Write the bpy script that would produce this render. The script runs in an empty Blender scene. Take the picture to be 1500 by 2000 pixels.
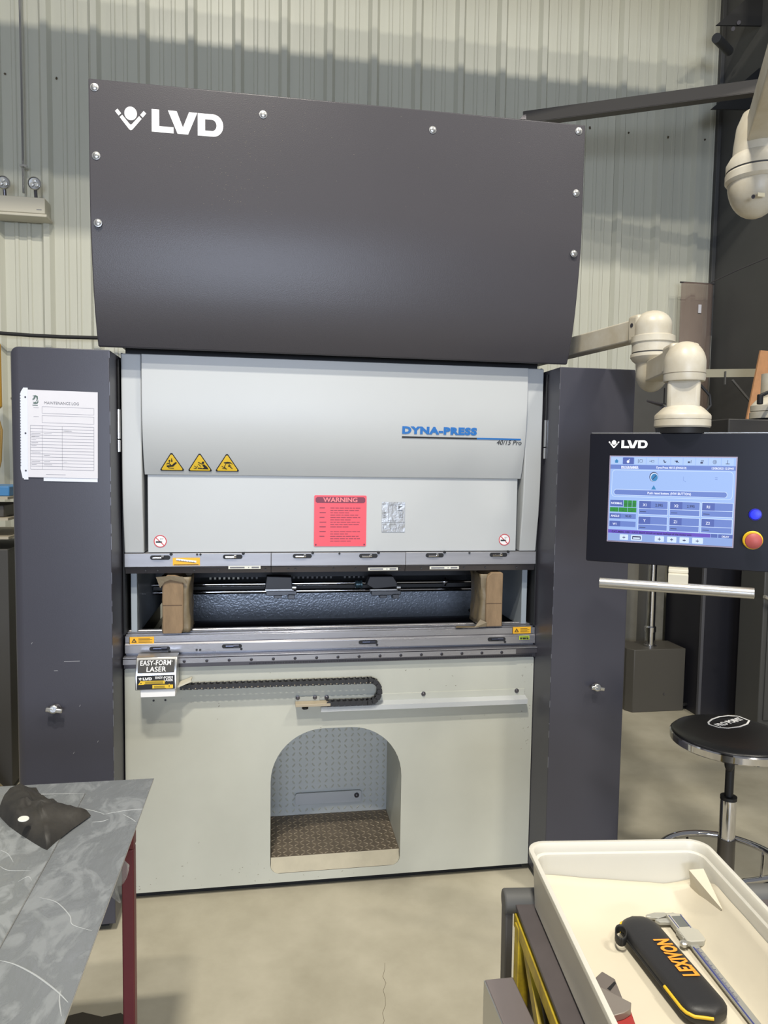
import bpy, bmesh, math, random
from mathutils import Vector, Matrix, noise
random.seed(7)
SC = bpy.context.scene
COL = SC.collection
R = math.radians

# ------------------------------------------------------------------ camera
F_PX = 1400.0
CAM = Vector((-0.25805794, -2.65308149, 1.63135469))
yaw, pitch, roll = R(9.09883228), R(3.94676358), R(0.85824572)
FW = Vector((math.sin(yaw)*math.cos(pitch), math.cos(yaw)*math.cos(pitch), -math.sin(pitch)))
r0 = Vector((math.cos(yaw), -math.sin(yaw), 0)); u0 = r0.cross(FW)
RT = r0*math.cos(roll) + u0*math.sin(roll)
UP = u0*math.cos(roll) - r0*math.sin(roll)
cd = bpy.data.cameras.new('camera'); cam = bpy.data.objects.new('camera', cd); COL.objects.link(cam)
cd.sensor_fit = 'VERTICAL'; cd.sensor_height = 24.0; cd.sensor_width = 18.0
cd.lens = 24.0*F_PX/2000.0; cd.clip_start = 0.05; cd.clip_end = 100
m3 = Matrix((RT, UP, -FW)).transposed()
cam.matrix_world = Matrix.Translation(CAM) @ m3.to_4x4()
SC.camera = cam

# ------------------------------------------------------------------ world, lamps, exposure
w = bpy.data.worlds.new('hall_ambient'); SC.world = w; w.use_nodes = True
bg = w.node_tree.nodes['Background']
bg.inputs[0].default_value = (0.93, 0.95, 1.0, 1); bg.inputs[1].default_value = 0.26
def area(name, loc, target, sx, sy, power, col):
    l = bpy.data.lights.new(name, 'AREA'); l.shape = 'RECTANGLE'; l.size = sx; l.size_y = sy
    l.energy = power; l.color = col
    o = bpy.data.objects.new(name, l); COL.objects.link(o); o.location = loc
    d = Vector(target)-Vector(loc); o.rotation_euler = d.to_track_quat('-Z', 'Y').to_euler()
    return o
WARM = (1.0, 0.94, 0.82)
for i, (x, y, pw) in enumerate(((-0.8, -3.0, 300), (3.0, -3.0, 130), (-0.9, -4.2, 200), (3.4, -4.2, 110))):
    area('high_bay_lamp', (x, y, 6.5), (x, y+.3, 0), 0.45, 0.22, pw, WARM)
area('bay_door_daylight', (-0.7, -9.5, 1.9), (0, 0, 1.9), 3.4, 2.2, 380, (0.70, 0.80, 1.0))
SC.view_settings.view_transform = 'Standard'; SC.view_settings.look = 'None'
SC.view_settings.gamma = 1; SC.view_settings.use_curve_mapping = False
SC.view_settings.exposure = 0.0

# ------------------------------------------------------------------ helpers
def P(px, py, axis, v):
    """world point seen at a pixel of the 1500x2000 photograph, on the plane axis = v"""
    d = FW + RT*((px-750)/F_PX) + UP*((1000-py)/F_PX)
    i = 'XYZ'.index(axis); t = (v-CAM[i])/d[i]
    return CAM + d*t

def lin(c):
    return tuple(((x/255)/12.92 if x/255 <= 0.04045 else ((x/255+0.055)/1.055)**2.4) for x in c)

MATS = {}
def mat(name, col, rough=0.5, metal=0.0, var=0.0, vscale=3.0, bump=0.0, bscale=60.0, emit=0.0, spec=0.5,
        col2=None, alpha=1.0, coat=0.0, trans=0.0, stretch=None, detail=4.0, rvar=0.0):
    if name in MATS: return MATS[name]
    m = bpy.data.materials.new(name); m.use_nodes = True; nt = m.node_tree; N = nt.nodes; L = nt.links
    b = N['Principled BSDF']; c = lin(col)
    b.inputs['Base Color'].default_value = (*c, 1); b.inputs['Roughness'].default_value = rough
    b.inputs['Metallic'].default_value = metal; b.inputs['Specular IOR Level'].default_value = spec
    b.inputs['Alpha'].default_value = alpha
    if coat: b.inputs['Coat Weight'].default_value = coat; b.inputs['Coat Roughness'].default_value = .25
    if trans: b.inputs['Transmission Weight'].default_value = trans
    tc = None
    if var or bump or col2 or rvar:
        tc = N.new('ShaderNodeTexCoord'); mp = N.new('ShaderNodeMapping'); L.new(tc.outputs['Object'], mp.inputs['Vector'])
        if stretch: mp.inputs['Scale'].default_value = stretch
    if var or col2 or rvar:
        n = N.new('ShaderNodeTexNoise'); n.inputs['Scale'].default_value = vscale; n.inputs['Detail'].default_value = detail
        n.inputs['Roughness'].default_value = 0.62
        L.new(mp.outputs['Vector'], n.inputs['Vector'])
        rp = N.new('ShaderNodeValToRGB'); rp.color_ramp.elements[0].position = .32; rp.color_ramp.elements[1].position = .68
        c2 = lin(col2) if col2 else tuple(min(1, x*(1+var)) for x in c)
        c1 = c if col2 else tuple(x*(1-var) for x in c)
        rp.color_ramp.elements[0].color = (*c1, 1); rp.color_ramp.elements[1].color = (*c2, 1)
        L.new(n.outputs['Fac'], rp.inputs['Fac']); L.new(rp.outputs['Color'], b.inputs['Base Color'])
        if rvar:
            mr = N.new('ShaderNodeMapRange'); mr.inputs['To Min'].default_value = max(0, rough-rvar); mr.inputs['To Max'].default_value = min(1, rough+rvar)
            mr.inputs['From Min'].default_value = .3; mr.inputs['From Max'].default_value = .7
            L.new(n.outputs['Fac'], mr.inputs['Value']); L.new(mr.outputs['Result'], b.inputs['Roughness'])
    if bump:
        n2 = N.new('ShaderNodeTexNoise'); n2.inputs['Scale'].default_value = bscale; n2.inputs['Detail'].default_value = 3
        L.new(mp.outputs['Vector'], n2.inputs['Vector'])
        bp = N.new('ShaderNodeBump'); bp.inputs['Strength'].default_value = bump; bp.inputs['Distance'].default_value = 0.15/bscale
        L.new(n2.outputs['Fac'], bp.inputs['Height']); L.new(bp.outputs['Normal'], b.inputs['Normal'])
    if emit:
        b.inputs['Emission Color'].default_value = (*c, 1); b.inputs['Emission Strength'].default_value = emit
        b.inputs['Base Color'].default_value = (0.01, 0.01, 0.01, 1)
    MATS[name] = m; return m

WM = {}          # world matrix of everything that parents something
class MB:
    GM = None
    def __init__(s): s.v = []; s.f = []; s.mi = []; s.cur = 0; s.M = MB.GM
    def use(s, i): s.cur = i; return s
    def add(s, vs, fs):
        o = len(s.v)
        s.v += [(s.M @ Vector(q)) if s.M else Vector(q) for q in vs]
        s.f += [tuple(i+o for i in f) for f in fs]; s.mi += [s.cur]*len(fs); return s
    def box(s, x0, y0, z0, x1, y1, z1):
        return s.add([(x0,y0,z0),(x1,y0,z0),(x1,y1,z0),(x0,y1,z0),(x0,y0,z1),(x1,y0,z1),(x1,y1,z1),(x0,y1,z1)],
                     [(0,3,2,1),(4,5,6,7),(0,1,5,4),(1,2,6,5),(2,3,7,6),(3,0,4,7)])
    def obox(s, c, a, b, n):    # half-axis vectors
        c, a, b, n = map(Vector, (c, a, b, n)); q = []
        for k in (-1, 1):
            for (i, j) in ((-1,-1),(1,-1),(1,1),(-1,1)): q.append(c+a*i+b*j+n*k)
        return s.add(q, [(0,3,2,1),(4,5,6,7),(0,1,5,4),(1,2,6,5),(2,3,7,6),(3,0,4,7)])
    def bar(s, p, q, wd, ht, up=(0,0,1)):   # square bar from p to q
        p, q = Vector(p), Vector(q); d = (q-p); dn = d.normalized(); sd = dn.cross(Vector(up)).normalized(); u = sd.cross(dn)
        return s.obox((p+q)/2, d/2, sd*wd/2, u*ht/2)
    def cyl(s, p, q, r, r2=None, n=20, cap=True):
        p, q = Vector(p), Vector(q); r2 = r if r2 is None else r2; d = (q-p).normalized()
        a = d.orthogonal().normalized(); b = d.cross(a); vs = []
        for c, rr in ((p, r), (q, r2)):
            for i in range(n):
                t = 2*math.pi*i/n; vs.append(c+(a*math.cos(t)+b*math.sin(t))*rr)
        fs = [(i, (i+1) % n, n+(i+1) % n, n+i) for i in range(n)]
        if cap: fs += [tuple(range(n-1, -1, -1)), tuple(range(n, 2*n))]
        return s.add(vs, fs)
    def lathe(s, prof, c, axis=(0,0,1), n=28, a0=None):
        c = Vector(c); d = Vector(axis).normalized(); a = (Vector(a0) if a0 else d.orthogonal()).normalized(); b = d.cross(a); vs = []
        for (r, h) in prof:
            for i in range(n):
                t = 2*math.pi*i/n; vs.append(c+d*h+(a*math.cos(t)+b*math.sin(t))*r)
        k = len(prof); fs = []
        for j in range(k-1):
            for i in range(n): fs.append((j*n+i, j*n+(i+1) % n, (j+1)*n+(i+1) % n, (j+1)*n+i))
        fs += [tuple(range(n-1, -1, -1)), tuple(range((k-1)*n, k*n))]
        return s.add(vs, fs)
    def tube(s, pts, r, n=10, closed=False, flat=1.0):
        pts = [Vector(p) for p in pts]; k = len(pts); vs = []; prev = None
        for i, p in enumerate(pts):
            if closed: t = pts[(i+1) % k]-pts[i-1]
            else: t = pts[min(i+1, k-1)]-pts[max(i-1, 0)]
            t.normalize()
            if prev is None: a = t.orthogonal().normalized() if abs(t.z) > .9 else Vector((0,0,1)).cross(t).normalized()
            else: a = (prev-t*prev.dot(t)).normalized()
            prev = a; b = t.cross(a); rr = r[i] if isinstance(r, (list, tuple)) else r
            for j in range(n):
                an = 2*math.pi*j/n; vs.append(p+(a*math.cos(an)+b*math.sin(an)*flat)*rr)
        fs = []
        for i in range(k if closed else k-1):
            i2 = (i+1) % k
            for j in range(n): fs.append((i*n+j, i*n+(j+1) % n, i2*n+(j+1) % n, i2*n+j))
        if not closed: fs += [tuple(range(n-1, -1, -1)), tuple(range((k-1)*n, k*n))]
        return s.add(vs, fs)
    def prism(s, poly, fr, d0, d1):   # poly in frame (o,u,v), extruded along n
        o, u, v, n = fr; k = len(poly)
        vs = [o+u*a+v*b+n*d0 for a, b in poly]+[o+u*a+v*b+n*d1 for a, b in poly]
        return s.add(vs, [tuple(range(k-1, -1, -1)), tuple(range(k, 2*k))]+[(i, (i+1) % k, k+(i+1) % k, k+i) for i in range(k)])
    def xprism(s, yz, x0, x1):
        return s.prism(yz, (Vector((0,0,0)), Vector((0,1,0)), Vector((0,0,1)), Vector((1,0,0))), x0, x1)
    def grid(s, fn, nu, nv):
        vs = [fn(i/nu, j/nv) for j in range(nv+1) for i in range(nu+1)]
        return s.add(vs, [(j*(nu+1)+i, j*(nu+1)+i+1, (j+1)*(nu+1)+i+1, (j+1)*(nu+1)+i) for j in range(nv) for i in range(nu)])
    def sphere(s, c, r, n=16, m=10, sc=(1,1,1), top=math.pi):
        c = Vector(c); vs = []
        for j in range(m+1):
            th = top*j/m
            for i in range(n):
                t = 2*math.pi*i/n; vs.append(c+Vector((r*math.sin(th)*math.cos(t)*sc[0], r*math.sin(th)*math.sin(t)*sc[1], r*math.cos(th)*sc[2])))
        return s.add(vs, [(j*n+i, j*n+(i+1) % n, (j+1)*n+(i+1) % n, (j+1)*n+i) for j in range(m) for i in range(n)])
    def fill(s, outlines, fr, t=0.0006, lift=0.0003):   # 2D outlines with holes, extruded thinly along n
        cu = bpy.data.curves.new('t', 'CURVE'); cu.dimensions = '2D'; cu.fill_mode = 'BOTH'; cu.extrude = t/2
        for o in outlines:
            sp = cu.splines.new('POLY'); sp.points.add(len(o)-1); sp.use_cyclic_u = True
            for i, q in enumerate(o): sp.points[i].co = (q[0], q[1], 0, 1)
        return s._cv(cu, fr, t/2+lift)
    def text(s, body, size, fr, bold=0.0, sx=1.0, shear=0.0, align='LEFT', t=0.0004, lift=0.0003, spacing=1.0, fit=None):
        if fit:
            q = MB(); q.M = None; q.text(body, size, (Vector((0,0,0)), Vector((1,0,0)), Vector((0,1,0)), Vector((0,0,1))), bold, 1.0, shear, 'LEFT', t, lift, spacing)
            xs = [v.x for v in q.v]; sx = fit/(max(xs)-min(xs))
        cu = bpy.data.curves.new('t', 'FONT'); cu.body = body; cu.size = size; cu.offset = bold; cu.extrude = t/2
        cu.shear = shear; cu.align_x = align; cu.resolution_u = 3; cu.space_character = spacing
        return s._cv(cu, fr, t/2+lift, sx)
    def _cv(s, cu, fr, up, sx=1.0):
        ob = bpy.data.objects.new('t', cu); me = bpy.data.meshes.new_from_object(ob)
        o, u, v, n = fr
        s.add([o+u*q.co.x*sx+v*q.co.y+n*(q.co.z+up) for q in me.vertices], [tuple(p.vertices) for p in me.polygons])
        bpy.data.objects.remove(ob); bpy.data.curves.remove(cu); bpy.data.meshes.remove(me); return s
    def bend(s, px, py):
        """wrap a flat decal, drawn in the XZ plane around the origin, on to the curved cover"""
        q = on_cover(px, py); me = bpy.data.meshes.new('t'); me.from_pydata([tuple(v) for v in s.v], [], s.f)
        me.polygons.foreach_set('material_index', s.mi); bm = bmesh.new(); bm.from_mesh(me)
        z = min(v.z for v in s.v); top = max(v.z for v in s.v)
        while z < top:
            bmesh.ops.bisect_plane(bm, geom=bm.verts[:]+bm.edges[:]+bm.faces[:], plane_co=(0, 0, z), plane_no=(0, 0, 1)); z += .005
        bm.verts.ensure_lookup_table(); s0 = arc_of(q.z); s.v = []
        for v in bm.verts:
            y_, z_, ny, nz = arc_at(s0+v.co.z); h = -v.co.y+.0008
            s.v.append(Vector((q.x+v.co.x, y_+ny*h, z_+nz*h)))
        s.f = [tuple(v.index for v in f.verts) for f in bm.faces]; s.mi = [f.material_index for f in bm.faces]
        bm.free(); bpy.data.meshes.remove(me); return s
    def build(s, name, mats, parent=None, bevel=0, smooth=30, seg=2, label=None, stuff=False, local=False, solid=0):
        me = bpy.data.meshes.new(name); vs = s.v
        if parent is not None and not local:
            inv = WM[parent.name].inverted(); vs = [inv @ q for q in vs]
        me.from_pydata([tuple(q) for q in vs], [], s.f)
        mats = mats if isinstance(mats, (list, tuple)) else [mats]
        for m in mats: me.materials.append(m)
        me.polygons.foreach_set('material_index', s.mi)
        bm = bmesh.new(); bm.from_mesh(me); bmesh.ops.recalc_face_normals(bm, faces=bm.faces); bm.to_mesh(me); bm.free()
        if smooth:
            me.polygons.foreach_set('use_smooth', [True]*len(me.polygons)); me.set_sharp_from_angle(angle=R(smooth))
        o = bpy.data.objects.new(name, me); COL.objects.link(o)
        if parent is not None: o.parent = parent; WM[o.name] = WM[parent.name]
        else: WM[o.name] = Matrix.Identity(4)
        if solid:
            md = o.modifiers.new('solid', 'SOLIDIFY'); md.thickness = solid; md.offset = 0
        if bevel:
            md = o.modifiers.new('bevel', 'BEVEL'); md.width = bevel; md.segments = seg; md.limit_method = 'ANGLE'; md.angle_limit = R(40); md.harden_normals = False
        if label: o['label'] = label
        if stuff: o['kind'] = 'stuff'
        return o

def thing(name, label, cat, loc=(0,0,0), rotz=0, group=None, M=None):
    o = bpy.data.objects.new(name, None); COL.objects.link(o); o.empty_display_size = .05
    if M is None: M = Matrix.Translation(loc) @ Matrix.Rotation(rotz, 4, 'Z')
    o.matrix_world = M; WM[o.name] = M
    o['label'] = label; o['category'] = cat
    if group: o['group'] = group
    return o
def tag(o, label, cat, group=None):
    o['label'] = label; o['category'] = cat
    if group: o['group'] = group
    return o
def struct(o): o['kind'] = 'structure'; return o
def share(src, name, parent, M):
    o = bpy.data.objects.new(name, src.data); COL.objects.link(o); o.parent = parent; o.matrix_local = M
    WM[o.name] = WM[parent.name] @ M; return o

def FR(o, u=(1,0,0), v=(0,0,1)):
    u, v = Vector(u).normalized(), Vector(v).normalized(); return (Vector(o), u, v, u.cross(v))
def rrect(x0, y0, x1, y1, r, n=5):
    out = []
    for cx, cy, a in ((x1-r, y1-r, 0), (x0+r, y1-r, 90), (x0+r, y0+r, 180), (x1-r, y0+r, 270)):
        for i in range(n+1):
            t = R(a+90*i/n); out.append((cx+r*math.cos(t), cy+r*math.sin(t)))
    return out
def circ(cx, cy, r, n=24): return [(cx+r*math.cos(2*math.pi*i/n), cy+r*math.sin(2*math.pi*i/n)) for i in range(n)]
def rect(x0, y0, x1, y1): return [(x0,y0),(x1,y0),(x1,y1),(x0,y1)]
def stroke(p, q, wd):
    p, q = Vector(p).to_2d(), Vector(q).to_2d(); d = (q-p).normalized(); n = Vector((-d.y, d.x))*wd/2
    return [tuple(p-n), tuple(q-n), tuple(q+n), tuple(p+n)]

# ------------------------------------------------------------------ materials
M_WALL = mat('painted_steel_cladding', (200, 200, 185), .36, var=.035, vscale=1.2, bump=.06, bscale=7, stretch=(3, 1, .6))
M_FLOOR = mat('worn_concrete', (150, 144, 126), .6, col2=(176, 170, 152), vscale=2.2, bump=.12, bscale=30, detail=9, rvar=.12)
M_DARK = mat('charcoal_textured_paint', (68, 66, 70), .33, bump=.5, bscale=300, var=.03, vscale=2, spec=.34)
M_DARKCAB = mat('slate_textured_paint', (61, 61, 70), .38, bump=.35, bscale=420, var=.04, vscale=2, spec=.5)
M_LIGHT = mat('pale_grey_paint', (181, 184, 185), .38, bump=.06, bscale=90, var=.02, vscale=2)
M_BASE = mat('worn_pale_green_grey_paint', (184, 185, 174), .42, bump=.06, bscale=80, var=.05, vscale=2.5, detail=8)
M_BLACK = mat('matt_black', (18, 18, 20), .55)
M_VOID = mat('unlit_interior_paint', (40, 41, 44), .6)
M_STEEL = mat('ground_steel', (156, 156, 161), .28, metal=.7, var=.04, vscale=8, stretch=(.3, 1, 3), rvar=.03)
M_STEELD = mat('oiled_dark_steel', (96, 94, 99), .3, metal=.7, var=.05, vscale=8, stretch=(.3, 1, 5))
M_STEELL = mat('clamp_steel', (152, 152, 156), .4, metal=.45, var=.08, vscale=10, stretch=(.3, 1, 4))
M_CHROME = mat('chrome', (205, 205, 208), .08, metal=1)
M_ZINC = mat('zinc_plated', (190, 190, 188), .28, metal=.9)
M_WHITE = mat('white_print', (236, 236, 236), .5)
M_INK = mat('black_print', (28, 28, 30), .5)
M_GREYINK = mat('grey_print', (112, 112, 118), .6)
M_BLUE = mat('blue_print', (28, 104, 178), .45)
M_YEL = mat('yellow_sticker', (228, 190, 50), .45)
M_ORYEL = mat('amber_sticker', (236, 176, 30), .45)
M_RED = mat('red_sign', (232, 78, 92), .42)
M_SIGNINK = mat('sign_plum_ink', (120, 50, 72), .5)
M_NOS = mat('red_print', (196, 62, 70), .5)
M_PAPER = mat('paper', (205, 204, 210), .5, var=.02, vscale=8)
M_WOOD = mat('old_wood_block', (132, 110, 84), .75, var=.16, vscale=9, bump=.3, bscale=60, stretch=(4, 4, 1))
M_WAX = mat('brown_wax_paper', (112, 100, 78), .5, var=.1, vscale=20, bump=.4, bscale=40)
M_ARM = mat('cream_arm_paint', (196, 191, 177), .4, col2=(178, 168, 146), vscale=9, detail=7)
M_ARMG = mat('arm_gasket', (60, 60, 60), .6)
M_ALU = mat('satin_aluminium', (196, 194, 188), .3, metal=.85)
M_PANEL = mat('console_black', (15, 15, 24), .33, spec=.25)
M_COLUMN = mat('building_steel_paint', (80, 80, 79), .6, var=.08, vscale=2)
M_BEIGE = mat('pale_beige', (196, 191, 174), .55)
M_RUBBER = mat('black_rubber', (26, 26, 27), .6)
M_YPAINT = mat('chipped_yellow_paint', (198, 172, 40), .5, col2=(150, 128, 46), vscale=22, bump=.3, bscale=40)
M_TUB = mat('translucent_plastic', (200, 197, 186), .4, var=.02, vscale=3)
M_TUB.node_tree.nodes['Principled BSDF'].inputs['Subsurface Weight'].default_value = .4; M_TUB.node_tree.nodes['Principled BSDF'].inputs['Subsurface Scale'].default_value = .03; M_TUB.node_tree.nodes['Principled BSDF'].inputs['Subsurface Radius'].default_value = (1, .95, .85)
M_LINER = mat('cream_liner', (198, 190, 171), .7, var=.02, vscale=5, bump=.15, bscale=18)
M_GREYMACH = mat('dark_machine_grey', (92, 90, 84), .5, var=.05)

# ------------------------------------------------------------------ setting
# floor
mb = MB(); mb.box(-5, -7, -.1, 6, 3.2, 0); fl = struct(mb.build('floor', M_FLOOR, smooth=0))
cr = MB()   # hairline crack in the slab
pts = []
x, y = .12, -.45
for i in range(34):
    pts.append(Vector((x, y, .0004))); x += random.uniform(-.016, .017); y -= .03
for a, b in zip(pts, pts[1:]): cr.obox((a+b)/2, (b-a)/2, Vector((.0006, 0, 0)), Vector((0, 0, .0003)))
cr.build('floor_crack', mat('crack_dirt', (112, 104, 88), .9), fl, smooth=0)

# wall
YW = 2.438; X0 = -1.735 - .3048*8
def wall_profile(x):
    """depth of the cladding towards the room at x"""
    t = (x-X0) % .3048
    if t < .022: return .036*t/.022
    if t < .058: return .036
    if t < .080: return .036*(1-(t-.058)/.022)
    for c in (.155, .230):
        if abs(t-c) < .016: return .008*max(0, min(1, (.016-abs(t-c))/.007))
    return 0.0
bk = MB(); bk.box(X0, YW+.01, 0, X0+.9144*10, YW+.12, 6.6); wall = struct(bk.build('wall_back', M_WALL, smooth=0))
keys = [0, .022, .058, .080, .139, .146, .164, .171, .214, .221, .239, .246, .3048]
for s in range(10):
    p = MB(); xs = []
    for k in range(3):
        for t in keys[:-1]: xs.append(X0+.9144*s+k*.3048+t)
    xs.append(X0+.9144*(s+1)-.0006); xs[0] += .0006
    vs = []
    for xx in xs:
        d = wall_profile(xx+1e-6 if xx < xs[-1] else xx-1e-4)
        vs += [(xx, YW-d, 0.0), (xx, YW-d, 6.6)]
    fs = [(2*i, 2*i+2, 2*i+3, 2*i+1) for i in range(len(xs)-1)]
    p.add(vs, fs); n = len(xs)
    p.add([(xs[-1], YW, 0), (xs[-1], YW+.01, 0), (xs[-1], YW+.01, 6.6), (xs[-1], YW, 6.6)], [(0, 1, 2, 3)])
    p.build('wall_panel', M_WALL, wall, smooth=0)
sc_ = MB()
for k in range(-2, 22):
    for dz in (4.07, 2.02):
        xx = X0+.3048*8+.3048*k+.105+random.uniform(-.006, .006)
        sc_.cyl((xx, YW-.001, dz+random.uniform(-.02, .02)), (xx, YW-.008, dz), .0065, n=8)
sc_.build('cladding_screws', mat('rusty_screw', (92, 82, 66), .6, metal=.4), wall, smooth=0)
sc_.__init__()
# roof beam that crosses the hall between the lamps and the wall (its shadow is the band on the wall)
b = MB(); b.box(-8, .3, 5.10, 9, .5, 5.14); b.box(-8, .38, 4.48, 9, .42, 5.10); b.box(-8, .3, 4.44, 9, .5, 4.48)
struct(b.build('ceiling_beam', M_COLUMN, smooth=0))

# building column on the right
cl = thing('steel_column', 'wide dark painted building column standing at the right end of the ribbed wall', 'column', (2.7, 1.8, 0))
mb = MB(); mb.box(3.05, 1.46, 0, 3.065, 2.437, 6.6); mb.build('web', M_COLUMN, cl)
mb = MB(); mb.box(2.93, 1.44, 0, 3.25, 1.46, 6.6); mb.build('flange', M_COLUMN, cl, bevel=.002)
mb = MB(); mb.box(3.02, 2.40, 0, 3.05, 2.436, 6.6); mb.build('base_angle', M_COLUMN, cl, bevel=.003)
mb = MB(); mb.box(3.0, 2.36, 0, 3.02, 2.40, 2.62); mb.build('corner_trim', mat('trim_grey', (150, 148, 138), .5, var=.25, vscale=9), cl, bevel=.003)
X1c, X2c = P(1363, 1400, 'Y', 1.56).x, P(1478, 1400, 'Y', 1.56).x
de = thing('dark_enclosure', 'near-black steel enclosure standing behind the handle bar and the stool', 'enclosure', ((X1c+X2c)/2, 1.8, 0))
mb = MB(); mb.box(X1c, 1.56, 0.0, 2.92, 2.0, 1.55); mb.build('body', mat('near_black_paint', (30, 30, 36), .45, var=.1, vscale=3), de, bevel=.006)
mb = MB(); mb.box(X1c-.012, 1.545, 0, X1c+.008, 1.57, 1.55); mb.build('edge_angle', mat('edge_paint', (74, 74, 78), .5), de, bevel=.003)
mb = MB(); mb.box(X2c-.10, 1.552, .12, X2c-.094, 1.56, 1.5); mb.build('door_seam', M_BLACK, de)
def pquad(mb, pix, Y, t):
    q = [P(a, b, 'Y', Y) for a, b in pix]; k = len(q)
    mb.add(q+[v+Vector((0, t, 0)) for v in q], [tuple(range(k)), tuple(range(2*k-1, k-1, -1))]+[(i, (i+1) % k, k+(i+1) % k, k+i) for i in range(k)])
mb = MB(); pquad(mb, [(1399, 49), (1500, -40), (1640, -40), (1640, 52)], 2.0, .012); mb.build('gusset', mat('gusset_paint', (44, 44, 44), .6), cl)
mb = MB(); pquad(mb, [(1389, 213), (1500, 118), (1640, 110), (1640, 216)], 2.0, .012); mb.build('gusset', MATS['gusset_paint'], cl)
mb = MB(); mb.cyl(P(1399, 74, 'Y', 1.9), P(1424, 100, 'Y', 2.1), .03, n=14); mb.build('bolt_stub', M_COLUMN, cl)
for a, b_ in ((1432, 56), (1443, 44)): mb = MB(); mb.cyl(P(a, b_, 'Y', 2.0), P(a, b_, 'Y', 1.985), .014, n=6); mb.build('bolt', M_STEELD, cl)
# diagonal brace
br = thing('steel_brace', 'dark angle iron brace rising from behind the press to the column', 'brace', P(1260, 200, 'Y', 1.6))
pa, pb = P(1022, 229, 'Y', 1.75), P(1560, 156, 'Y', 1.2)
d = (pb-pa).normalized(); n_ = Vector((0, -1, 0)); up_ = d.cross(n_).normalized()*-1
if up_.z < 0: up_ = -up_
mb = MB(); mb.obox((pa+pb)/2, (pb-pa)/2, up_*.034, n_*.004); mb.build('upright_leg', mat('brace_paint', (72, 68, 64), .55), br)
mb = MB(); mb.obox((pa+pb)/2+up_*-.034+Vector((0, .03, 0)), (pb-pa)/2, Vector((0, .032, 0)), up_*.004); mb.build('flat_leg', MATS['brace_paint'], br)
mb = MB(); pquad(mb, [(1016, 232), (1023, 224), (1044, 223), (1038, 234)], 1.74, .05); mb.build('end_plate', M_STEELD, br)

# conduit, emergency light, cables on the wall
mb = MB(); mb.tube([P(37, -60, 'Y', 2.36), P(42, 160, 'Y', 2.36), P(46, 377, 'Y', 2.36)], .007, n=12)
cdt = tag(mb.build('conduit', M_ZINC), 'thin metal conduit running down the wall to the emergency light', 'conduit')
mb = MB(); q = P(44, 325, 'Y', 2.36); mb.box(q.x-.012, 2.34, q.z-.006, q.x+.016, 2.40, q.z+.006); mb.cyl((q.x+.022, 2.345, q.z), (q.x+.022, 2.36, q.z), .008, n=8)
mb.build('strap', M_ZINC, cdt)
em = thing('emergency_light', 'cream twin-head emergency light box on the ribbed wall at left', 'light', P(45, 420, 'Y', 2.3))
a, b_ = P(-40, 376, 'Y', 2.28), P(88, 418, 'Y', 2.28)
mb = MB(); mb.box(a.x, 2.28, b_.z, b_.x, 2.40, a.z-.005); mb.build('housing', M_BEIGE, em, bevel=.006)
mb = MB(); mb.box(a.x-.01, 2.27, b_.z-.022, b_.x+.012, 2.405, b_.z-.004); mb.build('lower_lip', M_BEIGE, em, bevel=.004)
mb = MB(); mb.box(b_.x-.05, 2.2785, b_.z+.022, b_.x-.02, 2.28, b_.z+.026); mb.build('printed_mark', M_GREYINK, em)
for pxx, pyy in ((67, 358), (6, 356)):
    c = P(pxx, pyy, 'Y', 2.27); mb = MB()
    mb.lathe([(.006, .05), (.028, .045), (.038, .02), (.040, .0), (.036, -.004), (.033, .004), (.001, .006)], c, (0, 1, .15)); hd = mb.build('lamp_head', M_ZINC, em)
    mb = MB()
    for t in (90, 210, 330): mb.lathe([(.013, .002), (.012, -.004), (.004, -.006)], c+Vector((math.cos(R(t))*.016, -.002, math.sin(R(t))*.016)), (0, 1, .15), n=12)
    mb.build('bulb', mat('lamp_glass', (205, 205, 200), .12, spec=.8), hd)
    mb = MB(); mb.cyl(c+Vector((0, .02, -.03)), (c.x, 2.30, a.z-.006), .010, n=12); mb.build('swivel', M_STEELD, em)
mb = MB(); mb.tube([P(-30, 648, 'Y', 2.30), P(5, 651, 'Y', 2.30), P(60, 655, 'Y', 2.31), P(120, 658, 'Y', 2.31), P(200, 660, 'Y', 2.31), P(260, 660, 'Y', 2.31)], .012, n=12)
tag(mb.build('power_cable', M_RUBBER), 'thick black cable running level along the wall behind the left cabinet', 'cable')
mb = MB(); mb.tube([P(1388, 552, 'Y', 1.50), P(1440, 528, 'Y', 1.3), P(1560, 478, 'Y', 1.0)], .0035, n=8)
tag(mb.build('steel_wire', M_STEELD), 'thin steel wire slanting up across the dark column', 'wire')
# plastic curtain strip against the wall
cs = thing('plastic_curtain', 'brownish clear plastic strip hanging on the wall beside the column', 'curtain', P(1362, 830, 'Y', 2.25))
xa, xb = P(1331, 550, 'Y', 2.3).x, P(1393, 550, 'Y', 2.3).x; zt = P(1360, 553, 'Y', 2.3).z
mb = MB()
mb.grid(lambda u, v: Vector((xa+(xb-xa)*u, 2.30-.02*math.sin(u*math.pi), zt-1.6*v)), 14, 2)
M_CURT = mat('smoky_vinyl', (150, 132, 122), .25, alpha=.5)
mb.build('vinyl_strip', M_CURT, cs, solid=.003)
mb = MB(); mb.cyl((xa-.01, 2.30, zt), (xb+.01, 2.30, zt), .006, n=10); mb.build('top_rod', M_STEELD, cs)
mb = MB(); q = P(1367, 603, 'Y', 2.27); mb.box(q.x-.012, 2.27, q.z-.03, q.x+.012, 2.273, q.z+.03); mb.build('paper_tag', M_PAPER, cs)

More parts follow.
